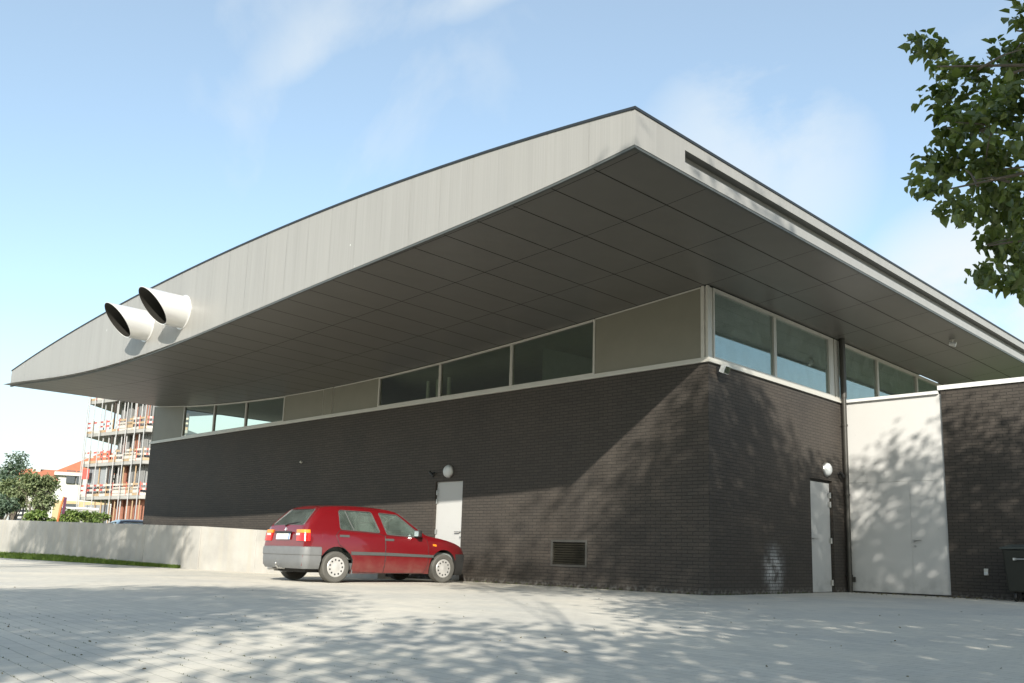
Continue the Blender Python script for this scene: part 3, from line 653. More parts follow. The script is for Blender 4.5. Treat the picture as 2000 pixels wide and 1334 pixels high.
for i in range(15000):
    x = -13.9-21*(rnd.random()**1.25); wd = min(0.65, 0.06*(-13.7-x)+.04); v = rnd.random(); gp.append((x, -2.03-wd*v, gz(x)*(1-v)))
g = blades('grass', gp, .03, .10, M['grass'], .009, .8, 3); tag(g, 'strip of short green grass along the foot of the concrete wall', 'grass', kind='stuff')
b = MB(); n = 30
for i in range(n):
    a, c = -13.9-22*i/n, -13.9-22*(i+1)/n; wa, wc = min(.65, .06*(-13.7-a)+.04), min(.65, .06*(-13.7-c)+.04)
    b.quad((a, -2.025, gz(a)), (c, -2.025, gz(c)), (c, -2.03-wc, .004), (a, -2.03-wa, .004))
tag(b.build('grass_bank', M['field'], fix=False), 'low bank of turf under the concrete wall', 'ground', kind='structure')
# weeds in the paving joints
wp = []
for i in range(420):
    d = 2.2+6.0*rnd.random()**1.1; px0 = rnd.uniform(-150, 900)*(0.55+.45*rnd.random()); r_ = ray(px0, 1200); h = math.hypot(r_.x, r_.y)
    x, y = CAM.x+r_.x/h*d, CAM.y+r_.y/h*d
    # snap to a joint row of the paving pattern
    a = R(5.5); u = x*math.cos(a)-y*math.sin(a); v = x*math.sin(a)+y*math.cos(a); v = round(v/.1)*.1
    for k in range(rnd.randint(1, 4)):
        uu = u+rnd.gauss(0, .018); wp.append((uu*math.cos(a)+v*math.sin(a), -uu*math.sin(a)+v*math.cos(a)+rnd.gauss(0, .003), 0))
tag(blades('weeds', wp, .002, .008, M['weed'], .002, 1.5, 5), 'tiny weeds and moss in the paving joints', 'weeds', kind='stuff')

# ================================================================== TREES
def leaf_mesh(name, P, nrm, tip, L, Wd, tone, m, parent=None, heart=True):
    """P, nrm, tip: (n,3) arrays; one folded pointed leaf each"""
    n = len(P); nrm = nrm/np.linalg.norm(nrm, axis=1, keepdims=True); tip = tip-(tip*nrm).sum(1, keepdims=True)*nrm; tip /= np.linalg.norm(tip, axis=1, keepdims=True)
    sd = np.cross(tip, nrm); L = L[:, None]; Wd = Wd[:, None]
    up = nrm*Wd*0.30
    vs_ = [P, P+tip*L*.22+sd*Wd*.42+up, P+tip*L*.60+sd*Wd*.40+up*.8, P+tip*L-nrm*L*.12, P+tip*L*.60-sd*Wd*.40+up*.8, P+tip*L*.22-sd*Wd*.42+up]
    V = np.stack(vs_, 1).reshape(-1, 3); base = np.arange(n)*6
    F = np.stack([base, base+1, base+2, base+3, base, base+3, base+4, base+5], 1).reshape(-1)
    me = bpy.data.meshes.new(name); me.vertices.add(len(V)); me.vertices.foreach_set('co', V.reshape(-1).astype(np.float32))
    me.loops.add(len(F)); me.loops.foreach_set('vertex_index', F.astype(np.int32)); me.polygons.add(2*n)
    me.polygons.foreach_set('loop_start', np.arange(0, 8*n, 4, dtype=np.int32)); me.polygons.foreach_set('loop_total', np.full(2*n, 4, np.int32))
    me.update(); me.validate(); me.materials.append(m)
    at_ = me.attributes.new('tone', 'FLOAT', 'FACE'); at_.data.foreach_set('value', np.repeat(tone, 2).astype(np.float32))
    o = bpy.data.objects.new(name, me); col.objects.link(o)
    if parent: o.parent = parent
    return o
def proj_np(P):
    d = P-np.array(CAM); z = d@np.array(CF); zz = np.where(z > .05, z, 1e9)
    return PPX+FPX*(d@np.array(CR))/zz, PPY-FPX*(d@np.array(CU))/zz, z
def tree(name, base, trunk_r, clusters, label, seed, leaf=0.11, lw=0.078, m='leaf', keep_out=True, group=None, per=16, twig_r=0.24, limbs=None, cat='tree', trunk_top=None, bias=0.0, limb_t=(.45, .9)):
    """clusters: (centre, radii, n_leaves). keep_out leaves the camera's view free of this tree"""
    rg = np.random.default_rng(seed); B = np.array(base, float)
    root = empty(name, base); tag(root, label, cat, group)
    Ps = []
    for c, rad, nl in clusters:
        nt_ = max(1, nl//per); d = rg.normal(size=(nt_, 3)); d /= np.linalg.norm(d, axis=1, keepdims=True); r = rg.random(nt_)**(0.36)
        T = np.array(c)+d*r[:, None]*np.array(rad)
        l = np.repeat(T, per, 0)+np.clip(rg.normal(size=(nt_*per, 3)), -1.5, 1.5)*twig_r*np.array([1, 1, .75]); Ps.append(l)
    P = np.concatenate(Ps)
    if keep_out:
        x, y, z = proj_np(P); P = P[~((z > .05) & (x > -120) & (x < 2025) & (y > -120) & (y < 1420))]
    n = len(P); ctr = np.mean([np.array(c[0]) for c in clusters], 0)
    out = P-ctr; out /= np.linalg.norm(out, axis=1, keepdims=True)+1e-6
    nrm = rg.normal(size=(n, 3))*.75+out*.45+np.array([0, 0, .75]); tip = out*.8+rg.normal(size=(n, 3))*.7+np.array([0, 0, -.75])
    L = leaf*rg.uniform(.5, 1.25, n); tone = np.clip(rg.normal(.38, .26, n)+bias, 0, 1)
    tone[rg.random(n) < .03] = 1.0
    leaf_mesh('crown', P-B, nrm, tip, L, L*lw/leaf, tone, M[m], root)
    b = MB(); top_ = np.array(trunk_top if trunk_top is not None else ctr); k = 7; pts = []; rr = []
    for i in range(k):
        t_ = i/(k-1); p = B*(1-t_)+top_*t_; p[:2] += rg.normal(size=2)*trunk_r*.35*(0 < i < k-1); pts.append(p-B); rr.append(trunk_r*(1-.72*t_)*(1.25 if i == 0 else 1))
    b.tube(pts, rr, 12)
    tg = limbs if limbs is not None else [np.array(c[0])+rg.normal(size=3)*np.array(c[1])*.5 for c in clusters for _ in range(3)]
    for e_ in tg:
        e_ = np.array(e_)-B; t_ = rg.uniform(*limb_t); i = int(t_*(k-1)); s0_ = np.array(pts[i]); mid = (s0_+e_)/2+rg.normal(size=3)*.12; mid[2] += .15
        q1 = s0_*.5+mid*.5+rg.normal(size=3)*.05; q2 = mid*.45+e_*.55+rg.normal(size=3)*.06
        b.tube([s0_, q1, mid, q2, e_], [rr[i]*.5, rr[i]*.36, rr[i]*.25, rr[i]*.15, max(.004, rr[i]*.05)], 7)
        for _ in range(4):
            f_ = rg.uniform(.3, .95); q = mid*(1-f_)+e_*f_; d_ = rg.normal(size=3); d_ /= np.linalg.norm(d_); ln_ = rg.uniform(.25, .6)
            b.tube([q, q+d_*ln_*.5+np.array([0, 0, .03]), q+d_*ln_], [rr[i]*.10, rr[i]*.06, .003], 5)
    b.build('trunk', M['bark'], root, smooth=60, fix=False)
    return root
# the tree whose branch hangs into the top right of the view
vis = [(1788,88,20),(1803,100,34),(1845,130,44),(1830,185,48),(1895,165,55),(1955,120,50),(1990,45,40),(1985,110,46),(1845,255,46),(1835,322,50),(1800,355,34),(1885,235,66),(1955,215,74),(1905,320,76),(1965,325,80),(1850,392,42),(1912,400,58),(1968,415,66),(1932,462,44),(1972,490,54),(1908,535,28),(1955,546,32),(1988,540,34),(2010,250,80),(2010,420,70)]
T1 = (9.6, -4.3, 0); cl = []; rv = random.Random(11); lim1 = []
for px0, py0, pr0 in vis:
    px0 += 17
    d = rv.uniform(7.2, 8.7); c = at(px0, py0, d); r = max(6, pr0-17)*d/FPX; cl.append((tuple(c), (r*.9, r*.9+.10, r*.9), int(26+pr0*pr0*.036)))
t1 = tree('broadleaf_tree', T1, .17, cl, 'broad leafed tree reaching in from the upper right, beside the annex', 5, leaf=.094, lw=.068, keep_out=False, per=9, twig_r=.065,
          limbs=[at(x_, y_, 7.8) for x_, y_ in ((1830,130),(1850,250),(1930,220),(1850,370),(1960,330),(1930,480),(1960,560),(1985,60))], trunk_top=(9.5, -4.5, 8.2), limb_t=(.34, .52), bias=.22)
def add_crown(root, base, clusters, seed, leaf, lw, per, twig_r):
    pass
t1b = tree('broadleaf_tree', (10.4, -4.0, 0), .16, [((10.3, -3.9, 6.1), (3.0, 3.0, 2.75), 21000), ((10.2, -5.0, 3.6), (2.5, 2.5, 1.3), 8000)], 'leafy tree just outside the right edge of the view', 6, leaf=.13, lw=.10, per=20, twig_r=.26)
SH = [
 ((11.7, -10.6, 0), [((12.0, -10.2, 8.5), (2.8, 2.8, 3.0), 17000), ((11.6, -10.4, 5.0), (2.6, 2.6, 1.9), 11000), ((11.6, -12.2, 3.4), (1.9, 1.9, 1.0), 4500)], 'leafy tree to the right of the viewpoint', 21, .14),
 ((8.3, -17.9, 0), [((8.2, -17.75, 5.9), (2.2, 2.2, 2.2), 12000), ((8.4, -17.6, 3.7), (2.0, 2.0, 1.1), 5000)], 'leafy tree right behind the viewpoint', 22, .14),
 ((10.6, -14.4, 0), [((10.7, -14.3, 4.2), (1.7, 1.7, 1.1), 2000), ((10.3, -13.5, 9.4), (1.5, 1.5, 1.7), 1900)], 'small thin tree behind the viewpoint', 23, .14, .05),
 ((-4.0, -15.0, 0), [((-2.9, -13.9, 9.0), (1.5, 1.5, 1.2), 2500), ((-4.2, -15.2, 10.0), (1.6, 1.6, 1.3), 2700), ((-5.6, -16.5, 11.2), (1.8, 1.8, 1.4), 3300)], 'tall tree to the left of the viewpoint', 24, .16),
 ((-8.0, -18.0, 0), [((-7.6, -17.9, 12.0), (1.9, 1.9, 1.3), 2600)], 'farther tall tree to the left of the viewpoint', 25, .16),
]
for base, cls, lab, sd, lf, *tr_ in SH: tree('broadleaf_tree', base, tr_[0] if tr_ else .15, cls, lab, sd, leaf=lf, lw=lf*.75, per=24, twig_r=.30)

# ================================================================== RED HATCHBACK
def paint(name, c):
    t = NT(name); s = t.new('SeparateXYZ'); t.l(t.pos, s.inputs[0])
    f = t.range(t.noise(7, 5), .35, .75); d = t.range(s.outputs[2], .62, .12)
    cc = t.mix(t.math('MULTIPLY', d, t.math('ADD', t.math('MULTIPLY', f, .22), .06)), c, (.22, .15, .11))   # road dust on the lower flanks
    t.set(cc, .30, 0.0, Coat_Weight=.9, Coat_Roughness=.05); return t.m
M['red'] = paint('red_car_paint', (.135, .004, .007)); M['blue'] = paint('dark_blue_car_paint', (.022, .028, .040))
M['bumper'] = simple('grey_bumper_plastic', (.145, .149, .151), .55, 0, .18, 7); M['bumper_dark'] = simple('dark_bumper_plastic', (.022, .022, .022), .55)
M['tyre'] = simple('tyre_rubber', (.085, .082, .074), .85, 0, .15, 12); M['hub'] = simple('silver_hubcap', (.50, .49, .475), .35, .25, .06, 14); M['hole'] = simple('hubcap_hole', (.02, .02, .02), .8)
M['lens_red'] = simple('red_lens', (.62, .015, .012), .15, 0, .08, 30, Coat_Weight=.6); M['lens_amber'] = simple('amber_lens', (.80, .24, .02), .15, 0, .08, 30, Coat_Weight=.6); M['lens_white'] = simple('clear_lens', (.62, .60, .58), .12)
M['plate'] = simple('plate_white', (.78, .78, .76), .4, 0, .02); M['plate_blue'] = simple('plate_blue', (.16, .25, .50), .4)
M['seat'] = simple('seat_fabric', (.20, .22, .215), .9); M['lining'] = simple('cabin_lining', (.40, .41, .38), .9); M['chrome'] = simple('chrome', (.75, .75, .75), .32, .9, .02); M['mirror'] = simple('mirror_face', (.6, .62, .64), .03, .9, .02); M['under'] = simple('underbody', (.025, .024, .022), .8)
M['strip'] = simple('side_strip', (.075, .080, .078), .5)
def interp(pts, x): return float(np.interp(x, [p[0] for p in pts], [p[1] for p in pts]))
planP = [(-.68,.745),(-.62,.775),(-.5,.80),(-.3,.82),(0,.832),(.5,.838),(1.5,.838),(2.1,.832),(2.5,.815),(2.8,.785),(3.0,.735),(3.1,.67),(3.14,.60)]
secP = [(.12,.88),(.2,.93),(.32,.98),(.45,1.0),(.62,1.0),(.75,.985),(.86,.958),(.93,.928),(1.0,.892),(1.1,.843),(1.2,.797),(1.3,.748),(1.36,.712),(1.40,.66),(1.43,.58)]
def smooth_pts(pts, n=160, k=5):
    xs = np.linspace(pts[0][0], pts[-1][0], n); ys = np.interp(xs, [p[0] for p in pts], [p[1] for p in pts])
    ker = np.ones(k)/k; yp = np.pad(ys, k//2, mode='edge'); return list(zip(xs, np.convolve(yp, ker, 'valid')))
planS = smooth_pts(planP, 160, 9); secS = smooth_pts(secP, 160, 13)
def Wd(x, z): return interp(planS, x)*interp(secS, z)
# side profile of the upper body, by arc (x, z): tailgate, roof, windscreen, bonnet
prof = [(-.665,.50),(-.662,.60),(-.655,.70),(-.645,.80),(-.632,.90),(-.612,.985),(-.585,1.03),(-.53,1.09),(-.45,1.175),(-.36,1.265),(-.29,1.335),(-.24,1.368),(-.16,1.388),(0,1.404),(.25,1.420),(.55,1.428),(.85,1.424),(1.1,1.412),(1.28,1.392),(1.40,1.365),(1.48,1.328),(1.60,1.245),(1.75,1.138),(1.9,1.032),(2.02,.955),(2.09,.925),(2.2,.907),(2.4,.880),(2.6,.845),(2.8,.795),(2.95,.742),(3.05,.690),(3.10,.640),(3.125,.58),(3.135,.50)]
zb = .175
def body_solid(inset=0.0, zlow=zb, xlo=-9, xhi=9):
    b = MB(); cols = []; NS, NT_ = 14, 7
    ex = []
    for (xa, za), (xc, zc) in zip(prof[:-1], prof[1:]):
        nseg = max(1, int(math.hypot(xc-xa, zc-za)/.05))
        for k in range(nseg): ex.append((xa+(xc-xa)*k/nseg, za+(zc-za)*k/nseg))
    ex.append(prof[-1]); ex = [(x, z) for x, z in ex if xlo <= x <= xhi]
    for x, z1 in ex:
        z1 = z1-inset; ring = []; zlow_ = zlow+(max(0, min(1, (-.22-x)/.12))*.125+max(0, min(1, (x-2.72)/.1))*.10 if inset == 0 else 0)
        for i in range(NS+1):
            s_ = i/NS; z = zlow_+(z1-zlow_)*s_; wv = Wd(x, z)-inset
            wv -= .030*max(0, (s_-.86)/.14)**2                       # rounded shoulder
            ring.append((x, -wv, z-(.0 if i < NS else .004)))
        w1 = -ring[-1][1]; cr = .030*(1 if z1 > 1.2 else .6)
        for j in range(1, NT_+1): t_ = 1-j/NT_; ring.append((x, -w1*t_, z1+cr*(1-t_**2.2)))
        full = ring+[(p[0], -p[1], p[2]) for p in ring[:-1][::-1]]; cols.append(full)
    n = len(cols[0])
    for c_ in cols: b.v += c_
    for i in range(len(cols)-1):
        for j in range(n-1): b.f.append((i*n+j, i*n+j+1, (i+1)*n+j+1, (i+1)*n+j))
        b.f.append((i*n+n-1, i*n, (i+1)*n, (i+1)*n+n-1))
    b.f.append(tuple(range(n))); q = (len(cols)-1)*n; b.f.append(tuple(q+j for j in range(n))[::-1]); b.mi = [0]*len(b.f)
    return b
def tmp(b, m=None):
    o = b.build('cutter', m or M['red']); return o
def poly_y(poly, y0, y1):                                             # (x,z) polygon extruded along y
    b = MB(); n = len(poly); b.v = [(x, y0, z) for x, z in poly]+[(x, y1, z) for x, z in poly]
    b.f = [tuple(range(n)), tuple(range(n, 2*n))[::-1]]+[(i, (i+1)%n, n+(i+1)%n, n+i) for i in range(n)]; b.mi = [0]*len(b.f); return b
def poly_x(poly, x0, x1):
    b = MB(); n = len(poly); b.v = [(x0, y, z) for y, z in poly]+[(x1, y, z) for y, z in poly]
    b.f = [tuple(range(n)), tuple(range(n, 2*n))[::-1]]+[(i, (i+1)%n, n+(i+1)%n, n+i) for i in range(n)]; b.mi = [0]*len(b.f); return b
def rounded(poly, r=.03, n=4):
    out = []; m_ = len(poly)
    for i in range(m_):
        p = Vector(poly[i]); a = Vector(poly[i-1]); c = Vector(poly[(i+1)%m_]); da = (a-p); dc = (c-p); rr = min(r, da.length*.4, dc.length*.4)
        s_, e_ = p+da.normalized()*rr, p+dc.normalized()*rr
        for k in range(n+1): t_ = k/n; out.append(tuple(s_*(1-t_)**2+p*2*t_*(1-t_)+e_*t_*t_))
    return out
WIN_R = rounded([(.085,.975),(.105,1.335),(.815,1.332),(.955,.938)], .05)
WIN_F = rounded([(1.105,.915),(.985,1.325),(1.40,1.305),(1.49,1.245),(1.865,.965),(1.845,.885)], .03)
REARW = rounded([(-.585,1.035),(-.455,1.345),(.455,1.345),(.585,1.035)], .05)
WSC = rounded([(-.70,.965),(-.565,1.33),(.565,1.33),(.70,.965)], .05)
def difference(o, cutters):
    for c_ in cutters:
        md = o.modifiers.new('cut', 'BOOLEAN'); md.operation = 'DIFFERENCE'; md.solver = 'EXACT'; md.object = c_; md.material_mode = 'TRANSFER'
    dg = bpy.context.evaluated_depsgraph_get(); me = bpy.data.meshes.new_from_object(o.evaluated_get(dg)); o.modifiers.clear(); o.data = me
    for c_ in cutters: bpy.data.objects.remove(c_)
def skin_patch(poly, off, th, side):                                  # a sheet that follows the flank, from an (x,z) outline
    bm = bmesh.new(); vsb = [bm.verts.new((x, 0, z)) for x, z in poly]; bm.faces.new(vsb)
    for k in range(1, 30):
        for co, no in (((0, 0, .1+.05*k), (0, 0, 1)), ((-.7+.14*k, 0, 0), (1, 0, 0))):
            bmesh.ops.bisect_plane(bm, geom=bm.verts[:]+bm.edges[:]+bm.faces[:], plane_co=co, plane_no=no, dist=1e-4)
    b = MB(); bm.verts.ensure_lookup_table(); bm.verts.index_update(); n = len(bm.verts)
    for o_ in (off, off-th):
        b.v += [(v.co.x, side*(Wd(v.co.x, v.co.z)+o_), v.co.z) for v in bm.verts]
    for f in bm.faces: ids = [v.index for v in f.verts]; b.f.append(tuple(ids)); b.f.append(tuple(i+n for i in ids[::-1]))
    for e_ in bm.edges:
        if len(e_.link_faces) == 1: a, c_ = e_.verts[0].index, e_.verts[1].index; b.f.append((a, c_, c_+n, a+n))
    b.mi = [0]*len(b.f); bm.free(); return b
def build_car():
    car = empty('hatchback_car'); WB, WR = 2.475, .285
    bo = body_solid().build('body', [M['red']], car, fix=True); bo.name = 'body'
    cav = tmp(body_solid(.035, .34, -.53, 1.98), M['lining'])
    difference(bo, [cav])
    cut = [tmp(poly_y(WIN_R, -1.2, 1.2)), tmp(poly_y(WIN_F, -1.2, 1.2)), tmp(poly_x(REARW, -.75, -.10)), tmp(poly_x(WSC, 1.2, 2.3))]
    for xw in (0, WB):
        for s_ in (-1, 1):
            c_ = MB(); c_.lathe([(.352, -.30), (.352, .30)], (xw, s_*.83, .305), (0, 1, 0), 40); cut.append(tmp(c_, M['under']))
    difference(bo, cut)
    bo.data.polygons.foreach_set('use_smooth', [True]*len(bo.data.polygons)); bo.data.set_sharp_from_angle(angle=R(28))
    # doors sit a hair proud of the shell, leaving real gaps
    seamR = [(-.02,.86),(.06,.955),(.955,.915),(1.045,.875),(1.045,.185),(.335,.205),(.335,.42),(.27,.53),(.16,.62),(.04,.69)]
    seamF = [(1.058,.89),(1.09,.895),(1.84,.868),(2.035,.855),(2.075,.70),(2.075,.36),(2.0,.19),(1.058,.185)]
    for s_, side in ((-1, 'right'), (1, 'left')):
        for seam in (seamR, seamF):
            d = skin_patch(seam, .007, .006, s_).build('door', M['red'], car, smooth=30)
            hx, hz = (.15, .855) if seam is seamR else (1.14, .815); y = s_*(Wd(hx, hz)+.008)
            h = MB(); h.box((hx-.105, y, hz-.022), (hx+.105, y+s_*.012, hz+.022)); h.build('handle', M['strip'], d, bevel=.006)
        for seam in (seamR, seamF):
            q = MB(); n_ = 6; pp = [(lambda x, z: (x, s_*(Wd(x, z)+.0035), z))(p[0]+(c_[0]-p[0])*k/n_, p[1]+(c_[1]-p[1])*k/n_) for p, c_ in zip(seam, seam[1:]+seam[:1]) for k in range(n_)]
            q.tube(pp+[pp[0]], .006, 5, cap=False); q.build('door_gap_line', M['black'], car)  # dark tubes drawn along the door gaps, standing in for their shade
        for nm, pl in (('window', WIN_R), ('window', WIN_F)):
            skin_patch(pl, -.010, .004, s_).build(nm, M['car_glass'], car, smooth=40)
        # rubber surround
        for pl in (WIN_R, WIN_F):
            q = MB(); pp = [(x, s_*(Wd(x, z)-.002), z) for x, z in pl]; q.tube(pp+[pp[0]], .009, 6, cap=False); q.build('window_seal', M['strip'], car, smooth=60)
        q = MB(); q.beam((.245, s_*(Wd(.24, 1.33)-.006), 1.33), (.385, s_*(Wd(.38, .955)-.006), .955), .022, .014); q.build('window_bar', M['strip'], car)
        strip = skin_patch([(.29,.515),(.29,.575),(1.045,.572),(1.045,.512)], .020, .018, s_).build('side_strip', M['strip'], car, smooth=40)
        skin_patch([(1.058,.511),(1.058,.571),(2.20,.545),(2.20,.495)], .020, .018, s_).build('side_strip', M['strip'], car, smooth=40)
        q = skin_patch(rounded([(2.19,.725),(2.19,.765),(2.275,.755),(2.275,.715)], .01), .012, .014, s_); q.build('indicator', M['lens_amber'], car, smooth=40)
        # mirror
        q = MB(); yb = Wd(1.80, .93); q.box((1.72, s_*(yb+.035), .89), (1.80, s_*(yb+.20), 1.02)); mo = q.build('side_mirror', M['black'], car, bevel=.022)
        q = MB(); q.beam((1.80, s_*(yb-.02), .91), (1.77, s_*(yb+.06), .93), .06, .05); q.build('mirror_arm', M['black'], mo)
        q = MB(); q.box((1.717, s_*(yb+.05), .905), (1.7195, s_*(yb+.185), 1.005)); q.build('mirror_glass', M['mirror'], mo)
        # rear lamp cluster wraps round the corner
        def wrap(z0, z1, m, nm='taillight'):
            q = MB(); path = [(-.655, .50), (-.668, .62), (-.668, .70), (-.655, .745), (-.615, .775), (-.545, .795)]; n_ = len(path); zz = [z0, z1]
            for ring_off in (.012, -.03):
                for z in zz:
                    for px_, py_ in path:
                        lean = .07*(z-.74); sc_ = interp(secS, z); q.v.append((px_+lean-(ring_off if py_ < .77 else ring_off*.3), s_*(py_*sc_+(ring_off if py_ > .70 else 0)), z))
            for a in range(n_-1):
                q.f += [(a, a+1, n_+a+1, n_+a), (2*n_+a, 3*n_+a, 3*n_+a+1, 2*n_+a+1), (n_+a, n_+a+1, 3*n_+a+1, 3*n_+a), (a, 2*n_+a, 2*n_+a+1, a+1)]
            q.f += [(0, n_, 3*n_, 2*n_), (n_-1, 3*n_-1, 4*n_-1, 2*n_-1)]; q.mi = [0]*len(q.f)
            return q.build(nm, m, car, smooth=50)
        tl = wrap(.742, .888, M['lens_red']); k_ = wrap(.889, .948, M['lens_amber'], 'turn_lens'); k_.parent = tl
        q = MB(); q.box((-.685, s_*.505, .842), (-.665, s_*.62, .883)); k_ = q.build('reversing_lens', M['lens_white'], tl, bevel=.004)
        q = MB(); q.lathe([(0, .06), (.055, .055), (.085, .035), (.09, 0)], (3.06, s_*.52, .64), (1, s_*.15, .1), 18); q.build('headlight', M['lens_white'], car, smooth=50)
        # wheels
        for xw in (0, WB):
            q = MB(); q.lathe([(.185, -.085), (.215, -.098), (.262, -.096), (.281, -.078), (.285, -.05), (.285, .05), (.281, .078), (.262, .096), (.215, .098), (.185, .085), (.185, -.085)], (xw, s_*.735, WR), (0, s_, 0), 36)
            wo = q.build('wheel', M['tyre'], car, smooth=35)
            q = MB(); q.lathe([(.0, .092), (.045, .093), (.07, .086), (.10, .088), (.16, .086), (.172, .088), (.187, .078), (.190, .055)], (xw, s_*.735, WR), (0, s_, 0), 36); ho = q.build('hubcap', M['hub'], wo, smooth=40)
            q = MB()
            for k in range(11):
                a = 2*PI*k/11; q.lathe([(.0175, .0), (.0175, .0895), (0, .0896)], (xw+.132*math.cos(a), s_*.735, WR+.132*math.sin(a)), (0, s_, 0), 10)
            q.build('hubcap_holes', M['hole'], ho)
            q = MB(); q.lathe([(.17, -.07), (.17, -.02), (0, -.02)], (xw, s_*.735, WR), (0, s_, 0), 24); q.build('brake', M['under'], wo)
        # mudflap
        q = MB(); q.box((.345, s_*.70, .16), (.36, s_*.80, .36)); q.build('mudflap', M['bumper'], car)
    # front and rear glass follow the raked profile
    def end_glass(poly, f, nm):
        q = MB(); ctr = (sum(p[0] for p in poly)/len(poly), sum(p[1] for p in poly)/len(poly)); n_ = len(poly)
        q.v = [(f(z), y, z) for y, z in poly]; q.f = [tuple(range(n_))]; q.mi = [0]; o_ = q.build(nm, M['car_glass'], car, fix=False)
        s2 = MB(); pp = [(f(z), y, z) for y, z in poly]; s2.tube(pp+[pp[0]], .012, 6, cap=False); s2.build('window_seal', M['strip'], o_, smooth=60); return o_
    rearf = lambda z: float(np.interp(z, [1.03, 1.09, 1.175, 1.265, 1.335, 1.37], [-.585, -.53, -.45, -.36, -.29, -.24]))-.002
    frontf = lambda z: float(np.interp(z, [.925, .955, 1.032, 1.138, 1.245, 1.328, 1.365], [2.09, 2.02, 1.9, 1.75, 1.6, 1.48, 1.40]))+.002
    rw = end_glass(REARW, rearf, 'rear_window'); end_glass(WSC, frontf, 'windscreen')
    q = MB(); q.tube([(-.615, .05, 1.02), (-.60, -.02, 1.05), (-.545, -.30, 1.085), (-.535, -.38, 1.09)], [.014, .012, .008, .008], 8); q.build('wiper', M['black'], rw, smooth=50)
    # bumpers
    def bumper(path, levels, m, name):
        q = MB(); n_ = len(path); nv = len(levels)
        for (px_, py_, nx_, ny_) in path:
            for off, z in levels: q.v.append((px_+nx_*off, py_+ny_*off, z))
        for i in range(n_-1):
            for j in range(nv): a, c_ = i*nv+j, i*nv+(j+1)%nv; q.f.append((a, c_, c_+nv, a+nv))
        q.f += [tuple(range(nv)), tuple((n_-1)*nv+j for j in range(nv))[::-1]]; q.mi = [0]*len(q.f); return q.build(name, m, car, smooth=35)
    def ushape(xe, xc, w, s, rc, n_=8):
        pts = [(xc, -w, 0, -1), ((xc+xe*2)/3, -w+.004, 0, -1)]
        for k in range(n_+1):
            a = (PI/2)*k/n_; pts.append((xe-s*rc+s*rc*math.sin(a), -w+.01+rc-rc*math.cos(a), s*math.sin(a), -math.cos(a)))
        pts += [(xe+s*.012, -.3, s, 0), (xe+s*.018, 0, s, 0)]
        return pts+[(x, -y, nx, -ny) for x, y, nx, ny in pts[:-1][::-1]]
    lv = [(-.06, .645), (.0, .645), (.022, .632), (.030, .60), (.030, .50), (.018, .485), (.022, .40), (.006, .30), (-.03, .245), (-.08, .245)]
    rb = bumper(ushape(-.668, -.335, .825, -1, .14), lv, M['bumper'], 'rear_bumper')
    c_ = MB(); c_.lathe([(.352, -.30), (.352, .30)], (0, -.83, .305), (0, 1, 0), 40); c2 = MB(); c2.lathe([(.352, -.30), (.352, .30)], (0, .83, .305), (0, 1, 0), 40)
    difference(rb, [tmp(c_, M['bumper']), tmp(c2, M['bumper'])])
    lf = [(-.06, .575), (.0, .575), (.02, .565), (.026, .53), (.026, .43), (.012, .41), (.012, .33), (-.03, .20), (-.05, .15), (-.10, .15)]
    bumper(ushape(3.09, 2.80, .80, 1, .20), lf, M['bumper_dark'], 'front_bumper')
    q = MB(); q.box((-.712, -.262, .767), (-.704, .262, .880)); q.v = [(x+.10*(z-.82)+.035, y, z) for x, y, z in q.v]; npl = q.build('number_plate', M['plate'], car, bevel=.004)
    q = MB(); q.box((-.7135, -.258, .771), (-.7121, -.205, .876)); q.v = [(x+.10*(z-.82)+.035, y, z) for x, y, z in q.v]; q.build('plate_band', M['plate_blue'], npl)
    q = MB(); q.box((-.695, -.30, .885), (-.655, .30, .915)); q.build('plate_light', M['black'], car, bevel=.008)
    q = MB(); q.lathe([(.036, 0), (.036, .008), (.028, .010), (.028, .006), (0, .006)], (-.622, 0, .955), (-1, 0, .18), 20); q.beam((-.629, .022, .975), (-.629, 0, .935), .007); q.beam((-.629, -.022, .975), (-.629, 0, .935), .007); q.build('emblem', M['chrome'], car, smooth=40)
    q = MB(); q.tube([(-.72, .42, .225), (-.45, .42, .23)], .026, 12); q.tube([(-.45, .42, .235), (-.2, .42, .24)], [.08, .08], 12); q.build('exhaust_pipe', M['steel'], car, smooth=40)
    q = MB(); q.tube([(-.60, 0, .24), (-.74, 0, .25), (-.78, 0, .30)], .018, 10); q.lathe([(0, -.025), (.018, -.018), (.025, 0), (.018, .018), (0, .025)], (-.78, 0, .33), (0, 0, 1), 12); q.build('tow_hook', M['steel'], car, smooth=50)
    q = MB(); q.box((-.5, -.60, .18), (2.9, .60, .30)); q.box((-.12, -.66, .26), (.12, .66, .33)); q.box((WB-.1, -.66, .26), (WB+.1, .66, .33)); q.build('underbody', M['under'], car)
    q = MB(); q.box((2.0, -.7, .45), (2.9, .7, .60)); q.box((-.48, -.62, .35), (.12, .62, .86)); q.build('trim_shelf', M['seat'], car)
    for y in (-.36, .36):
        q = MB(); q.box((1.05, y-.24, .42), (1.55, y+.24, .58)); q.hexa([(1.02,y-.23,.52),(1.17,y-.23,.52),(1.17,y+.23,.52),(1.02,y+.23,.52),(.80,y-.20,1.12),(.91,y-.20,1.12),(.91,y+.20,1.12),(.80,y+.20,1.12)]); so_ = q.build('front_seat', M['seat'], car, bevel=.035)
        q = MB(); q.box((.765, y-.12, 1.15), (.855, y+.12, 1.30)); q.build('headrest', M['seat'], so_, bevel=.03)
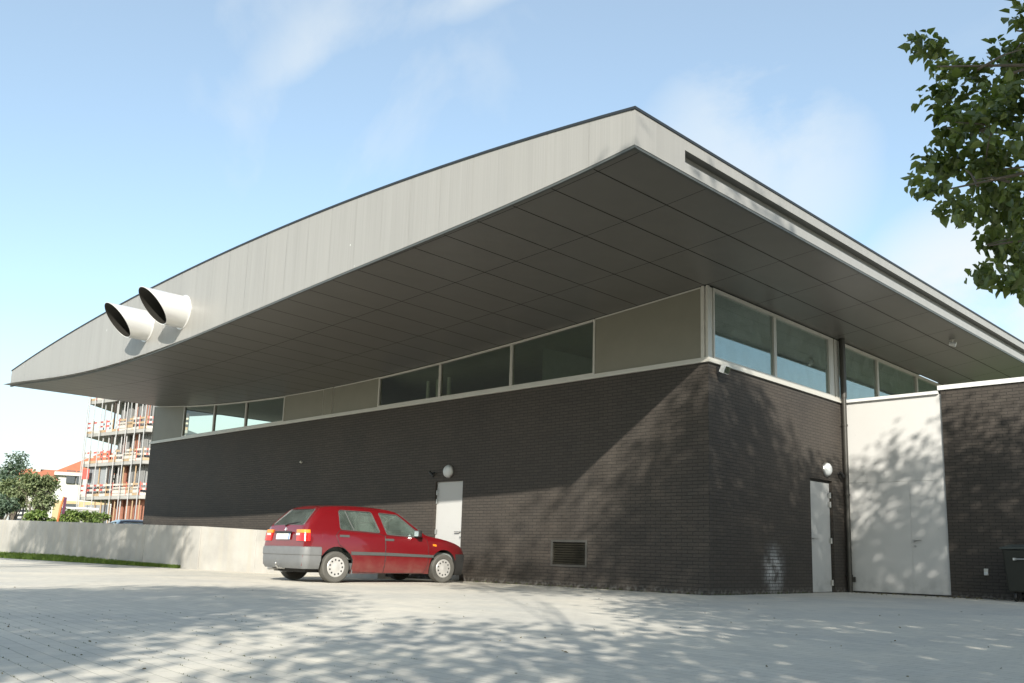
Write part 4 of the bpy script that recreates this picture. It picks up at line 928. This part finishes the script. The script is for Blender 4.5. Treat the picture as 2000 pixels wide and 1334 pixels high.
    q = MB(); q.hexa([(.14,-.6,.5),(.30,-.6,.5),(.30,.6,.5),(.14,.6,.5),(-.04,-.55,1.05),(.08,-.55,1.05),(.08,.55,1.05),(-.04,.55,1.05)]); q.box((.25, -.6, .42), (.72, .6, .56)); q.build('rear_seat', M['seat'], car, bevel=.03)
    q = MB(); q.hexa([(1.72,-.66,.6),(2.0,-.66,.6),(2.0,.66,.6),(1.72,.66,.6),(1.80,-.66,.92),(2.0,-.66,.93),(2.0,.66,.93),(1.80,.66,.92)]); q.build('dashboard', M['under'], car, bevel=.03)
    q = MB(); ring = [(1.62+.03*math.sin(2*PI*k/24)*-1, .36+.18*math.cos(2*PI*k/24), .90+.18*math.sin(2*PI*k/24)) for k in range(25)]; q.tube(ring, .014, 8, cap=False); q.beam((1.62, .19, .90), (1.62, .53, .90), .02); q.beam((1.62, .36, .9), (1.80, .36, .82), .04); q.build('steering_wheel', M['under'], car, smooth=50)
    # fuel flap
    skin_patch(rounded([(-.30,.79),(-.30,.90),(-.16,.90),(-.16,.79)], .02), .004, .003, -1).build('fuel_flap', M['red'], car, smooth=40)
    q = MB(); q.tube([(1.25, 0, 1.43), (1.23, .0, 1.47)], [.02, .012], 8); q.build('aerial_base', M['black'], car, smooth=50)
    return car
car = build_car(); tag(car, 'red five door hatchback parked nose first against the brick wall', 'car')
car.location = (-5.886, -3.439, 0.0); car.rotation_euler = (0, 0, 1.508); car.scale = (.92,)*3
car2 = copy_tree(car); tag(car2, 'dark blue car mostly hidden behind the concrete wall', 'car')
p2 = at(238, 1040, 33.0); car2.location = (p2.x+1.0, p2.y, .004); car2.rotation_euler = (0, 0, R(168)); car2.scale = (.935,)*3
def recolour(o):
    for s_ in getattr(o, 'material_slots', []):
        if s_.material and s_.material.name == 'red_car_paint': s_.link = 'OBJECT'; s_.material = M['blue']
    for c_ in o.children: recolour(c_)
recolour(car2)

# ================================================================== BACKGROUND LEFT
M['site_conc'] = simple('raw_concrete', (.30, .295, .28), .85, 0, .25, 1.2); M['site_wall'] = simple('grey_block_wall', (.20, .20, .20), .9, 0, .15, .8)
M['site_dark'] = simple('dark_opening', (.045, .035, .03), .9); M['site_brick'] = simple('red_brickwork', (.30, .13, .085), .85, 0, .2, 3)
M['prop'] = simple('pale_prop', (.42, .42, .42), .5, .2); M['rail_red'] = simple('red_rail', (.46, .10, .08), .6); M['rail_white'] = simple('white_board', (.48, .45, .40), .7, 0, .15); M['timber'] = simple('formwork_timber', (.36, .26, .16), .8, 0, .2, 3)
M['sheet_grey'] = simple('grey_sheeting', (.24, .255, .27), .7, 0, .15, 1)
P1 = at(262, 1064, 82); P0 = at(145, 1061, 90); P2 = at(345, 1066, 81); 
P0.z = P1.z = P2.z = 0
flat = empty('apartment_building', (P1.x, P1.y, 0)); tag(flat, 'apartment block under construction with open floors and red and white guard rails', 'building')
O1 = Vector((P1.x, P1.y, 0)); dL = (P0-P1); dR = (P2-P1); bk = Vector((-CF.x, -CF.y, 0)).normalized()*-9
def W3(p, z): return Vector((p.x, p.y, z))
edge = [P0-O1, Vector((0, 0, 0)), P2-O1]
cen = (edge[0]+edge[1]+edge[2])/3+bk*.5
back = [edge[2]+bk, edge[0]+bk]
def inset(p, k): return p+(cen-p).normalized()*k
floors = [4.62, 7.55, 10.25, 13.25]
rs = random.Random(4)
def along(t):                                                         # point on the slab edge, t 0 (left) .. 2 (right)
    return edge[0].lerp(edge[1], t) if t <= 1 else edge[1].lerp(edge[2], t-1)
nL = 9; ts = [i/nL for i in range(nL)]+[1+i/4 for i in range(5)]
wl = [edge[0].lerp(edge[1], .34), edge[1], edge[2]]
for k, z in enumerate(floors):
    b = MB(); e0 = edge[0]
    b.prism([(p.x, p.y) for p in (e0, edge[1], edge[2], back[0], back[1])], z-.28, z); b.build('floor_slab', M['site_conc'], flat)
    # rails: two boards and a toe board
    b = MB()
    for t0, t1 in zip(ts[:-1], ts[1:]):
        a, c_ = along(t0), along(t1); nn = 4 if t0 >= 1 else 2
        for h in (.95, .55):
            for q in range(nn):
                p, r_ = a.lerp(c_, q/nn), a.lerp(c_, (q+1)/nn)
                if rs.random() < .10 and t0 < 1: continue
                b.beam(W3(p, z+h), W3(r_, z+h), .03, .16, (q+k) % 2 if (t0 >= 1 or t0 < .35) else (1 if rs.random() < .7 else 2))
        if k < 3 or True: b.beam(W3(a, z+.12), W3(c_, z+.12), .03, .22, 1 if rs.random() < .6 else 2)
        if rs.random() < .45 and .35 < t0 < 1: b.beam(W3(a, z+.45), W3(c_, z+.45), .03, .55, 2 if rs.random() < .5 else 1)
        b.beam(W3(a, z), W3(a, z+1.15), .06, .06, 0 if rs.random() < .5 else 2)
    b.build('guard_rail', [M['rail_red'], M['rail_white'], M['timber']], flat)
    for t0 in ts[2:]:
        if rs.random() < .95:
            a = inset(along(t0+rs.uniform(-.02, .02)), .35); b = MB(); b.tube([W3(a, z-.28), W3(a, (floors[k-1] if k else 0))], .055, 6); b.build('prop', M['prop'] if k > 1 or rs.random() < .4 else M['timber'], flat)
zz = [0]+floors+[16.2]
for k in range(5):
    z0, z1 = zz[k], zz[k+1]-.28; b = MB(); A_ = inset(wl[0], 1.2); B_ = inset(wl[1], 1.3); C_ = inset(wl[2], 1.2)
    n = 10
    for (s_, e_, n) in ((A_, B_, 10), (B_, C_, 5)):
        for i in range(n):
            p, q = s_.lerp(e_, i/n), s_.lerp(e_, (i+1)/n)
            if i % 3 == 1 or (s_ == B_ and i % 2 == 1): continue
            b.beam(W3(p, (z0+z1)/2), W3(q, (z0+z1)/2), .25, z1-z0, 1 if (i*7+k*3) % 4 == 0 or k == 0 else 0)
        if True:
            b.beam(W3(s_, z0+.45), W3(e_, z0+.45), .2, .9, 1 if k < 2 else 0)
    b.build('wall', [M['site_wall'], M['site_brick']], flat)
    b = MB()
    for s_, e_ in ((A_, B_), (B_, C_)): b.beam(W3(s_+bk*.12, (z0+z1)/2), W3(e_+bk*.12, (z0+z1)/2), .1, z1-z0)
    b.build('dark_interior', M['site_dark'], flat)
b = MB(); a0 = inset(edge[0], .6); a1 = inset(edge[0].lerp(edge[1], .42), .6); b.beam(W3(a0, 6.0), W3(a1, 6.0), .2, 2.6); b.beam(W3(a0, 3.1), W3(a1, 3.1), .15, 1.6); b.build('grey_sheeting', M['sheet_grey'], flat)
b = MB(); a0 = edge[0].lerp(edge[1], .03)-bk*.02; b.beam(W3(a0, 6.6), W3(edge[0].lerp(edge[1], .14)-bk*.02, 6.6), .05, .9); b.build('red_sign', M['rail_red'], flat)
for t0 in (.02, .15, .28, .56, .70, .84, .98):
    a = inset(along(t0), -.25); b = MB(); b.tube([W3(a, 0), W3(a, 15.2+rs.random())], .04, 6); b.build('scaffold_pole', M['prop'], flat)
for t0 in (.06, .42):
    b = MB(); a = inset(along(t0), -.3 if t0 < .1 else .2); 
    b.tube([W3(a, 0), W3(a, 16)], .07 if t0 > .1 else .05, 6); b.build('scaffold_pole', M['site_dark'] if t0 > .1 else M['prop'], flat)
# houses
M['tile'] = simple('orange_roof_tile', (.38, .135, .07), .8, 0, .2, 1.5); M['render_white'] = simple('white_render', (.50, .49, .46), .85, 0, .08, 1); M['render_yellow'] = simple('yellow_render', (.42, .33, .19), .85, 0, .06, 1); M['pane_dark'] = simple('dark_pane', (.06, .07, .08), .2)
def house(px0, px1, D, y_eave, y_ridge, depth, label, hip=True, yellow=False, chim=None, wins=()):
    a, c_ = at(px0, y_eave, D), at(px1, y_eave, D); ze = (a.z+c_.z)/2; zr = at((px0+px1)/2, y_ridge, D+depth*.3).z
    dx = Vector((c_.x-a.x, c_.y-a.y, 0)); L = dx.length; dx.normalize(); dy = Vector((-dx.y, dx.x, 0))
    if dy.dot(Vector((CF.x, CF.y, 0))) < 0: dy = -dy
    o = empty('house', (a.x, a.y, 0)); tag(o, label, 'house')
    T_ = lambda u, v, z: dx*u+dy*v+Vector((0, 0, z))
    b = MB(); b.hexa([T_(.4,.4,0),T_(L-.4,.4,0),T_(L-.4,depth-.4,0),T_(.4,depth-.4,0),T_(.4,.4,ze-.25),T_(L-.4,.4,ze-.25),T_(L-.4,depth-.4,ze-.25),T_(.4,depth-.4,ze-.25)]); b.build('wall', M['render_white'], o)
    if yellow: b = MB(); b.hexa([T_(.2,.2,0),T_(L*.55,.2,0),T_(L*.55,.395,0),T_(.2,.395,0),T_(.2,.2,ze*.62),T_(L*.55,.2,ze*.62),T_(L*.55,.395,ze*.62),T_(.2,.395,ze*.62)]); b.build('painted_front', M['render_yellow'], o)
    b = MB(); h = depth/2 if hip else 0.01
    v = [T_(0,0,ze),T_(L,0,ze),T_(L,depth,ze),T_(0,depth,ze),T_(h,depth/2,zr),T_(L-h,depth/2,zr)]; b.v = [tuple(p) for p in v]; b.f = [(0,1,5,4),(1,2,5),(2,3,4,5),(3,0,4),(0,3,2,1)]; b.mi = [0]*5; ro = b.build('roof', M['tile'], o)
    b = MB(); b.hexa([T_(0,0,ze-.35),T_(L,0,ze-.35),T_(L,depth,ze-.35),T_(0,depth,ze-.35),T_(0,0,ze-.01),T_(L,0,ze-.01),T_(L,depth,ze-.01),T_(0,depth,ze-.01)]); b.build('eaves', M['render_white'], o)
    if chim: 
        b = MB(); u = chim*L; b.hexa([T_(u,depth*.4,ze),T_(u+.9,depth*.4,ze),T_(u+.9,depth*.6,ze),T_(u,depth*.6,ze),T_(u,depth*.4,zr+.9),T_(u+.9,depth*.4,zr+.9),T_(u+.9,depth*.6,zr+.9),T_(u,depth*.6,zr+.9)]); b.build('chimney', M['render_white'], ro)
    for u, z, wv, hv in wins:
        b = MB(); b.hexa([T_(u*L,.14,z),T_(u*L+wv,.14,z),T_(u*L+wv,.39,z),T_(u*L,.39,z),T_(u*L,.14,z+hv),T_(u*L+wv,.14,z+hv),T_(u*L+wv,.39,z+hv),T_(u*L,.39,z+hv)]); b.build('window', M['pane_dark'], o)
    return o
house(106, 300, 104, 926, 878, 9, 'white and yellow house with an orange hipped roof behind the scaffolding', True, True, None, ((.12, 6.6, .8, 1.3), (.22, 6.6, .5, 1.3), (.13, 4.0, 1.2, .5), (.25, 2.6, .8, 1.3)))
house(18, 118, 128, 940, 914, 9, 'long white house with a red roof and chimney behind the far trees', False, False, .42, ((.15, 6.3, .9, 1.4), (.32, 6.3, .9, 1.4)))
# distant trees and hedge
def far_tree(px0, py0, rx, ry, D, n, m, label, seed, group=None, cat='tree', nm='tree', stem=True, leaf=.16):
    c = at(px0, py0, D); s_ = D/FPX; rg = random.Random(seed); cl = []
    for i in range(9):
        a = rg.uniform(0, 2*PI); rr = rg.uniform(.2, .7); cl.append(((c.x+math.cos(a)*rx*s_*rr, c.y+math.sin(a)*rx*s_*rr, c.z+rg.uniform(-.6, .65)*ry*s_), (rx*s_*.45, rx*s_*.45, ry*s_*.42), n//9))
    return tree(nm, (c.x, c.y, 0), .11*rx*s_ if stem else .04, cl, label, seed, leaf=leaf, lw=leaf*.7, m=m, keep_out=False, per=12, twig_r=.10*rx*s_, group=group, cat=cat)
far_tree(8, 935, 46, 46, 60, 5200, 'leaf_dark', 'tall dark green tree at the left edge of the view', 31)
far_tree(30, 965, 30, 32, 57, 2600, 'leaf_far', 'olive green tree in front of the long red roofed house', 34)
far_tree(76, 962, 36, 34, 56, 3600, 'leaf_far', 'round grey green tree with a pale trunk beside the yellow house', 32)
far_tree(6, 996, 24, 24, 50, 2400, 'leaf_dark', 'dark bush low at the left edge above the concrete wall', 33, cat='bush', nm='bush', stem=False)
for px0, py0, rx, ry, D, lab, sd in ((78, 1012, 28, 14, 40, 'leafy hedge bush left of the orange post', 41), (140, 1010, 24, 16, 40, 'leafy hedge bush just right of the orange post', 42), (183, 1013, 22, 11, 41, 'low hedge bush at the foot of the scaffolded block', 43)):
    far_tree(px0, py0, rx, ry, D, 2200, 'hedge', lab, sd, 'hedge bushes above the concrete wall', 'bush', 'bush', False, .12)
# mesh fence panels, site wall, orange post
a, c_ = at(20, 1000, 62), at(70, 1003, 60); fz = at(45, 985, 61).z; e = empty('fence', (a.x, a.y, 0)); tag(e, 'grey slatted fence between the far trees', 'fence'); oA = Vector((a.x, a.y, 0)); q = Vector((c_.x-a.x, c_.y-a.y, 0))
b = MB()
for k in range(10): b.beam(W3(Vector(), .3+k*(fz-.3)/9.5), W3(q, .3+k*(fz-.3)/9.5), .03, .14)
b.build('slats', M['sheet_grey'], e)
for k in range(5): b = MB(); b.beam(W3(q*(k/4), 0), W3(q*(k/4), fz+.1), .08); b.build('post', M['site_wall'], e)
a, c_ = at(118, 1000, 66), at(192, 1001, 66); zt_ = at(150, 994, 66).z; e = empty('site_wall', (a.x, a.y, 0)); tag(e, 'low pale block wall in front of the building site', 'wall'); q = Vector((c_.x-a.x, c_.y-a.y, 0)); b = MB(); b.beam(W3(Vector(), zt_/2), W3(q, zt_/2), .3, zt_); b.build('wall_panel', M['site_conc'], e); b = MB(); b.beam(W3(Vector(), zt_+.05), W3(q, zt_+.05), .4, .1); b.build('coping', M['coping'], e)
M['orange'] = simple('orange_post_paint', (.52, .16, .045), .5); M['purple'] = simple('dark_purple_plate', (.14, .05, .09), .5)
D = 36; a = at(113, 1017, D); tz = at(118, 970, D).z; e = empty('marker_post', (a.x, a.y, 0)); tag(e, 'leaning orange marker post with a dark plate above the concrete wall', 'post')
s2 = Vector((CR.x, CR.y, 0)).normalized(); b = MB(); b.tube([(0, 0, 0), W3(s2*.0, tz*.6), W3(s2*.05, tz*.85), W3(s2*.12, tz)], [.045, .042, .038, .034], 8); b.build('pole', M['orange'], e, smooth=50)
b = MB(); b.beam(W3(s2*.17-bk*.004, tz*.72), W3(s2*.20-bk*.004, tz*.99), .085, .03); b.build('plate', M['purple'], e)
# dry leaves gathered along the annex doors
lr = np.random.default_rng(3); n = 90; Pl = np.stack([lr.uniform(.2, 2.9, n), 4.9-np.abs(lr.normal(0, .22, n)), np.full(n, .006)], 1)
o = leaf_mesh('leaf_litter', Pl, lr.normal(size=(n, 3))*.25+np.array([0, 0, 1]), lr.normal(size=(n, 3)), lr.uniform(.03, .06, n), lr.uniform(.02, .04, n), lr.random(n), M['litter']); tag(o, 'dry leaves gathered along the foot of the white doors', 'leaves', kind='stuff')
n = 120; dd = lr.uniform(2.4, 13, n); ang = YAW+lr.uniform(-.62, .58, n); Pl = np.stack([CAM.x-np.sin(ang)*dd, CAM.y+np.cos(ang)*dd, np.full(n, .005)], 1)
Pl = Pl[(Pl[:, 1] < -.3) | (Pl[:, 0] > .3)]; Pl = Pl[Pl[:, 1] < 4.8]; n = len(Pl)
o = leaf_mesh('fallen_leaves', Pl, lr.normal(size=(n, 3))*.3+np.array([0, 0, 1]), lr.normal(size=(n, 3)), lr.uniform(.010, .028, n), lr.uniform(.006, .018, n), lr.random(n), M['litter']); tag(o, 'scattered small dry leaves and bits lying on the open paving', 'leaves', kind='stuff')
wf = [(-abs(lr.uniform(0, 9)), -.012-abs(lr.normal(0, .012)), 0) for _ in range(500)]+[(.012+abs(lr.normal(0, .012)), lr.uniform(.1, 3.4), 0) for _ in range(160)]
wf = [(x+.05*math.sin(x*23), y, z) if y < -.01 and x < 0 else (x, y, z) for x, y, z in wf]
tag(blades('wall_foot_weeds', wf, .01, .05, M['weed'], .004, 1.2, 9), 'thin weeds sprouting along the foot of the brick wall', 'weeds', kind='stuff')
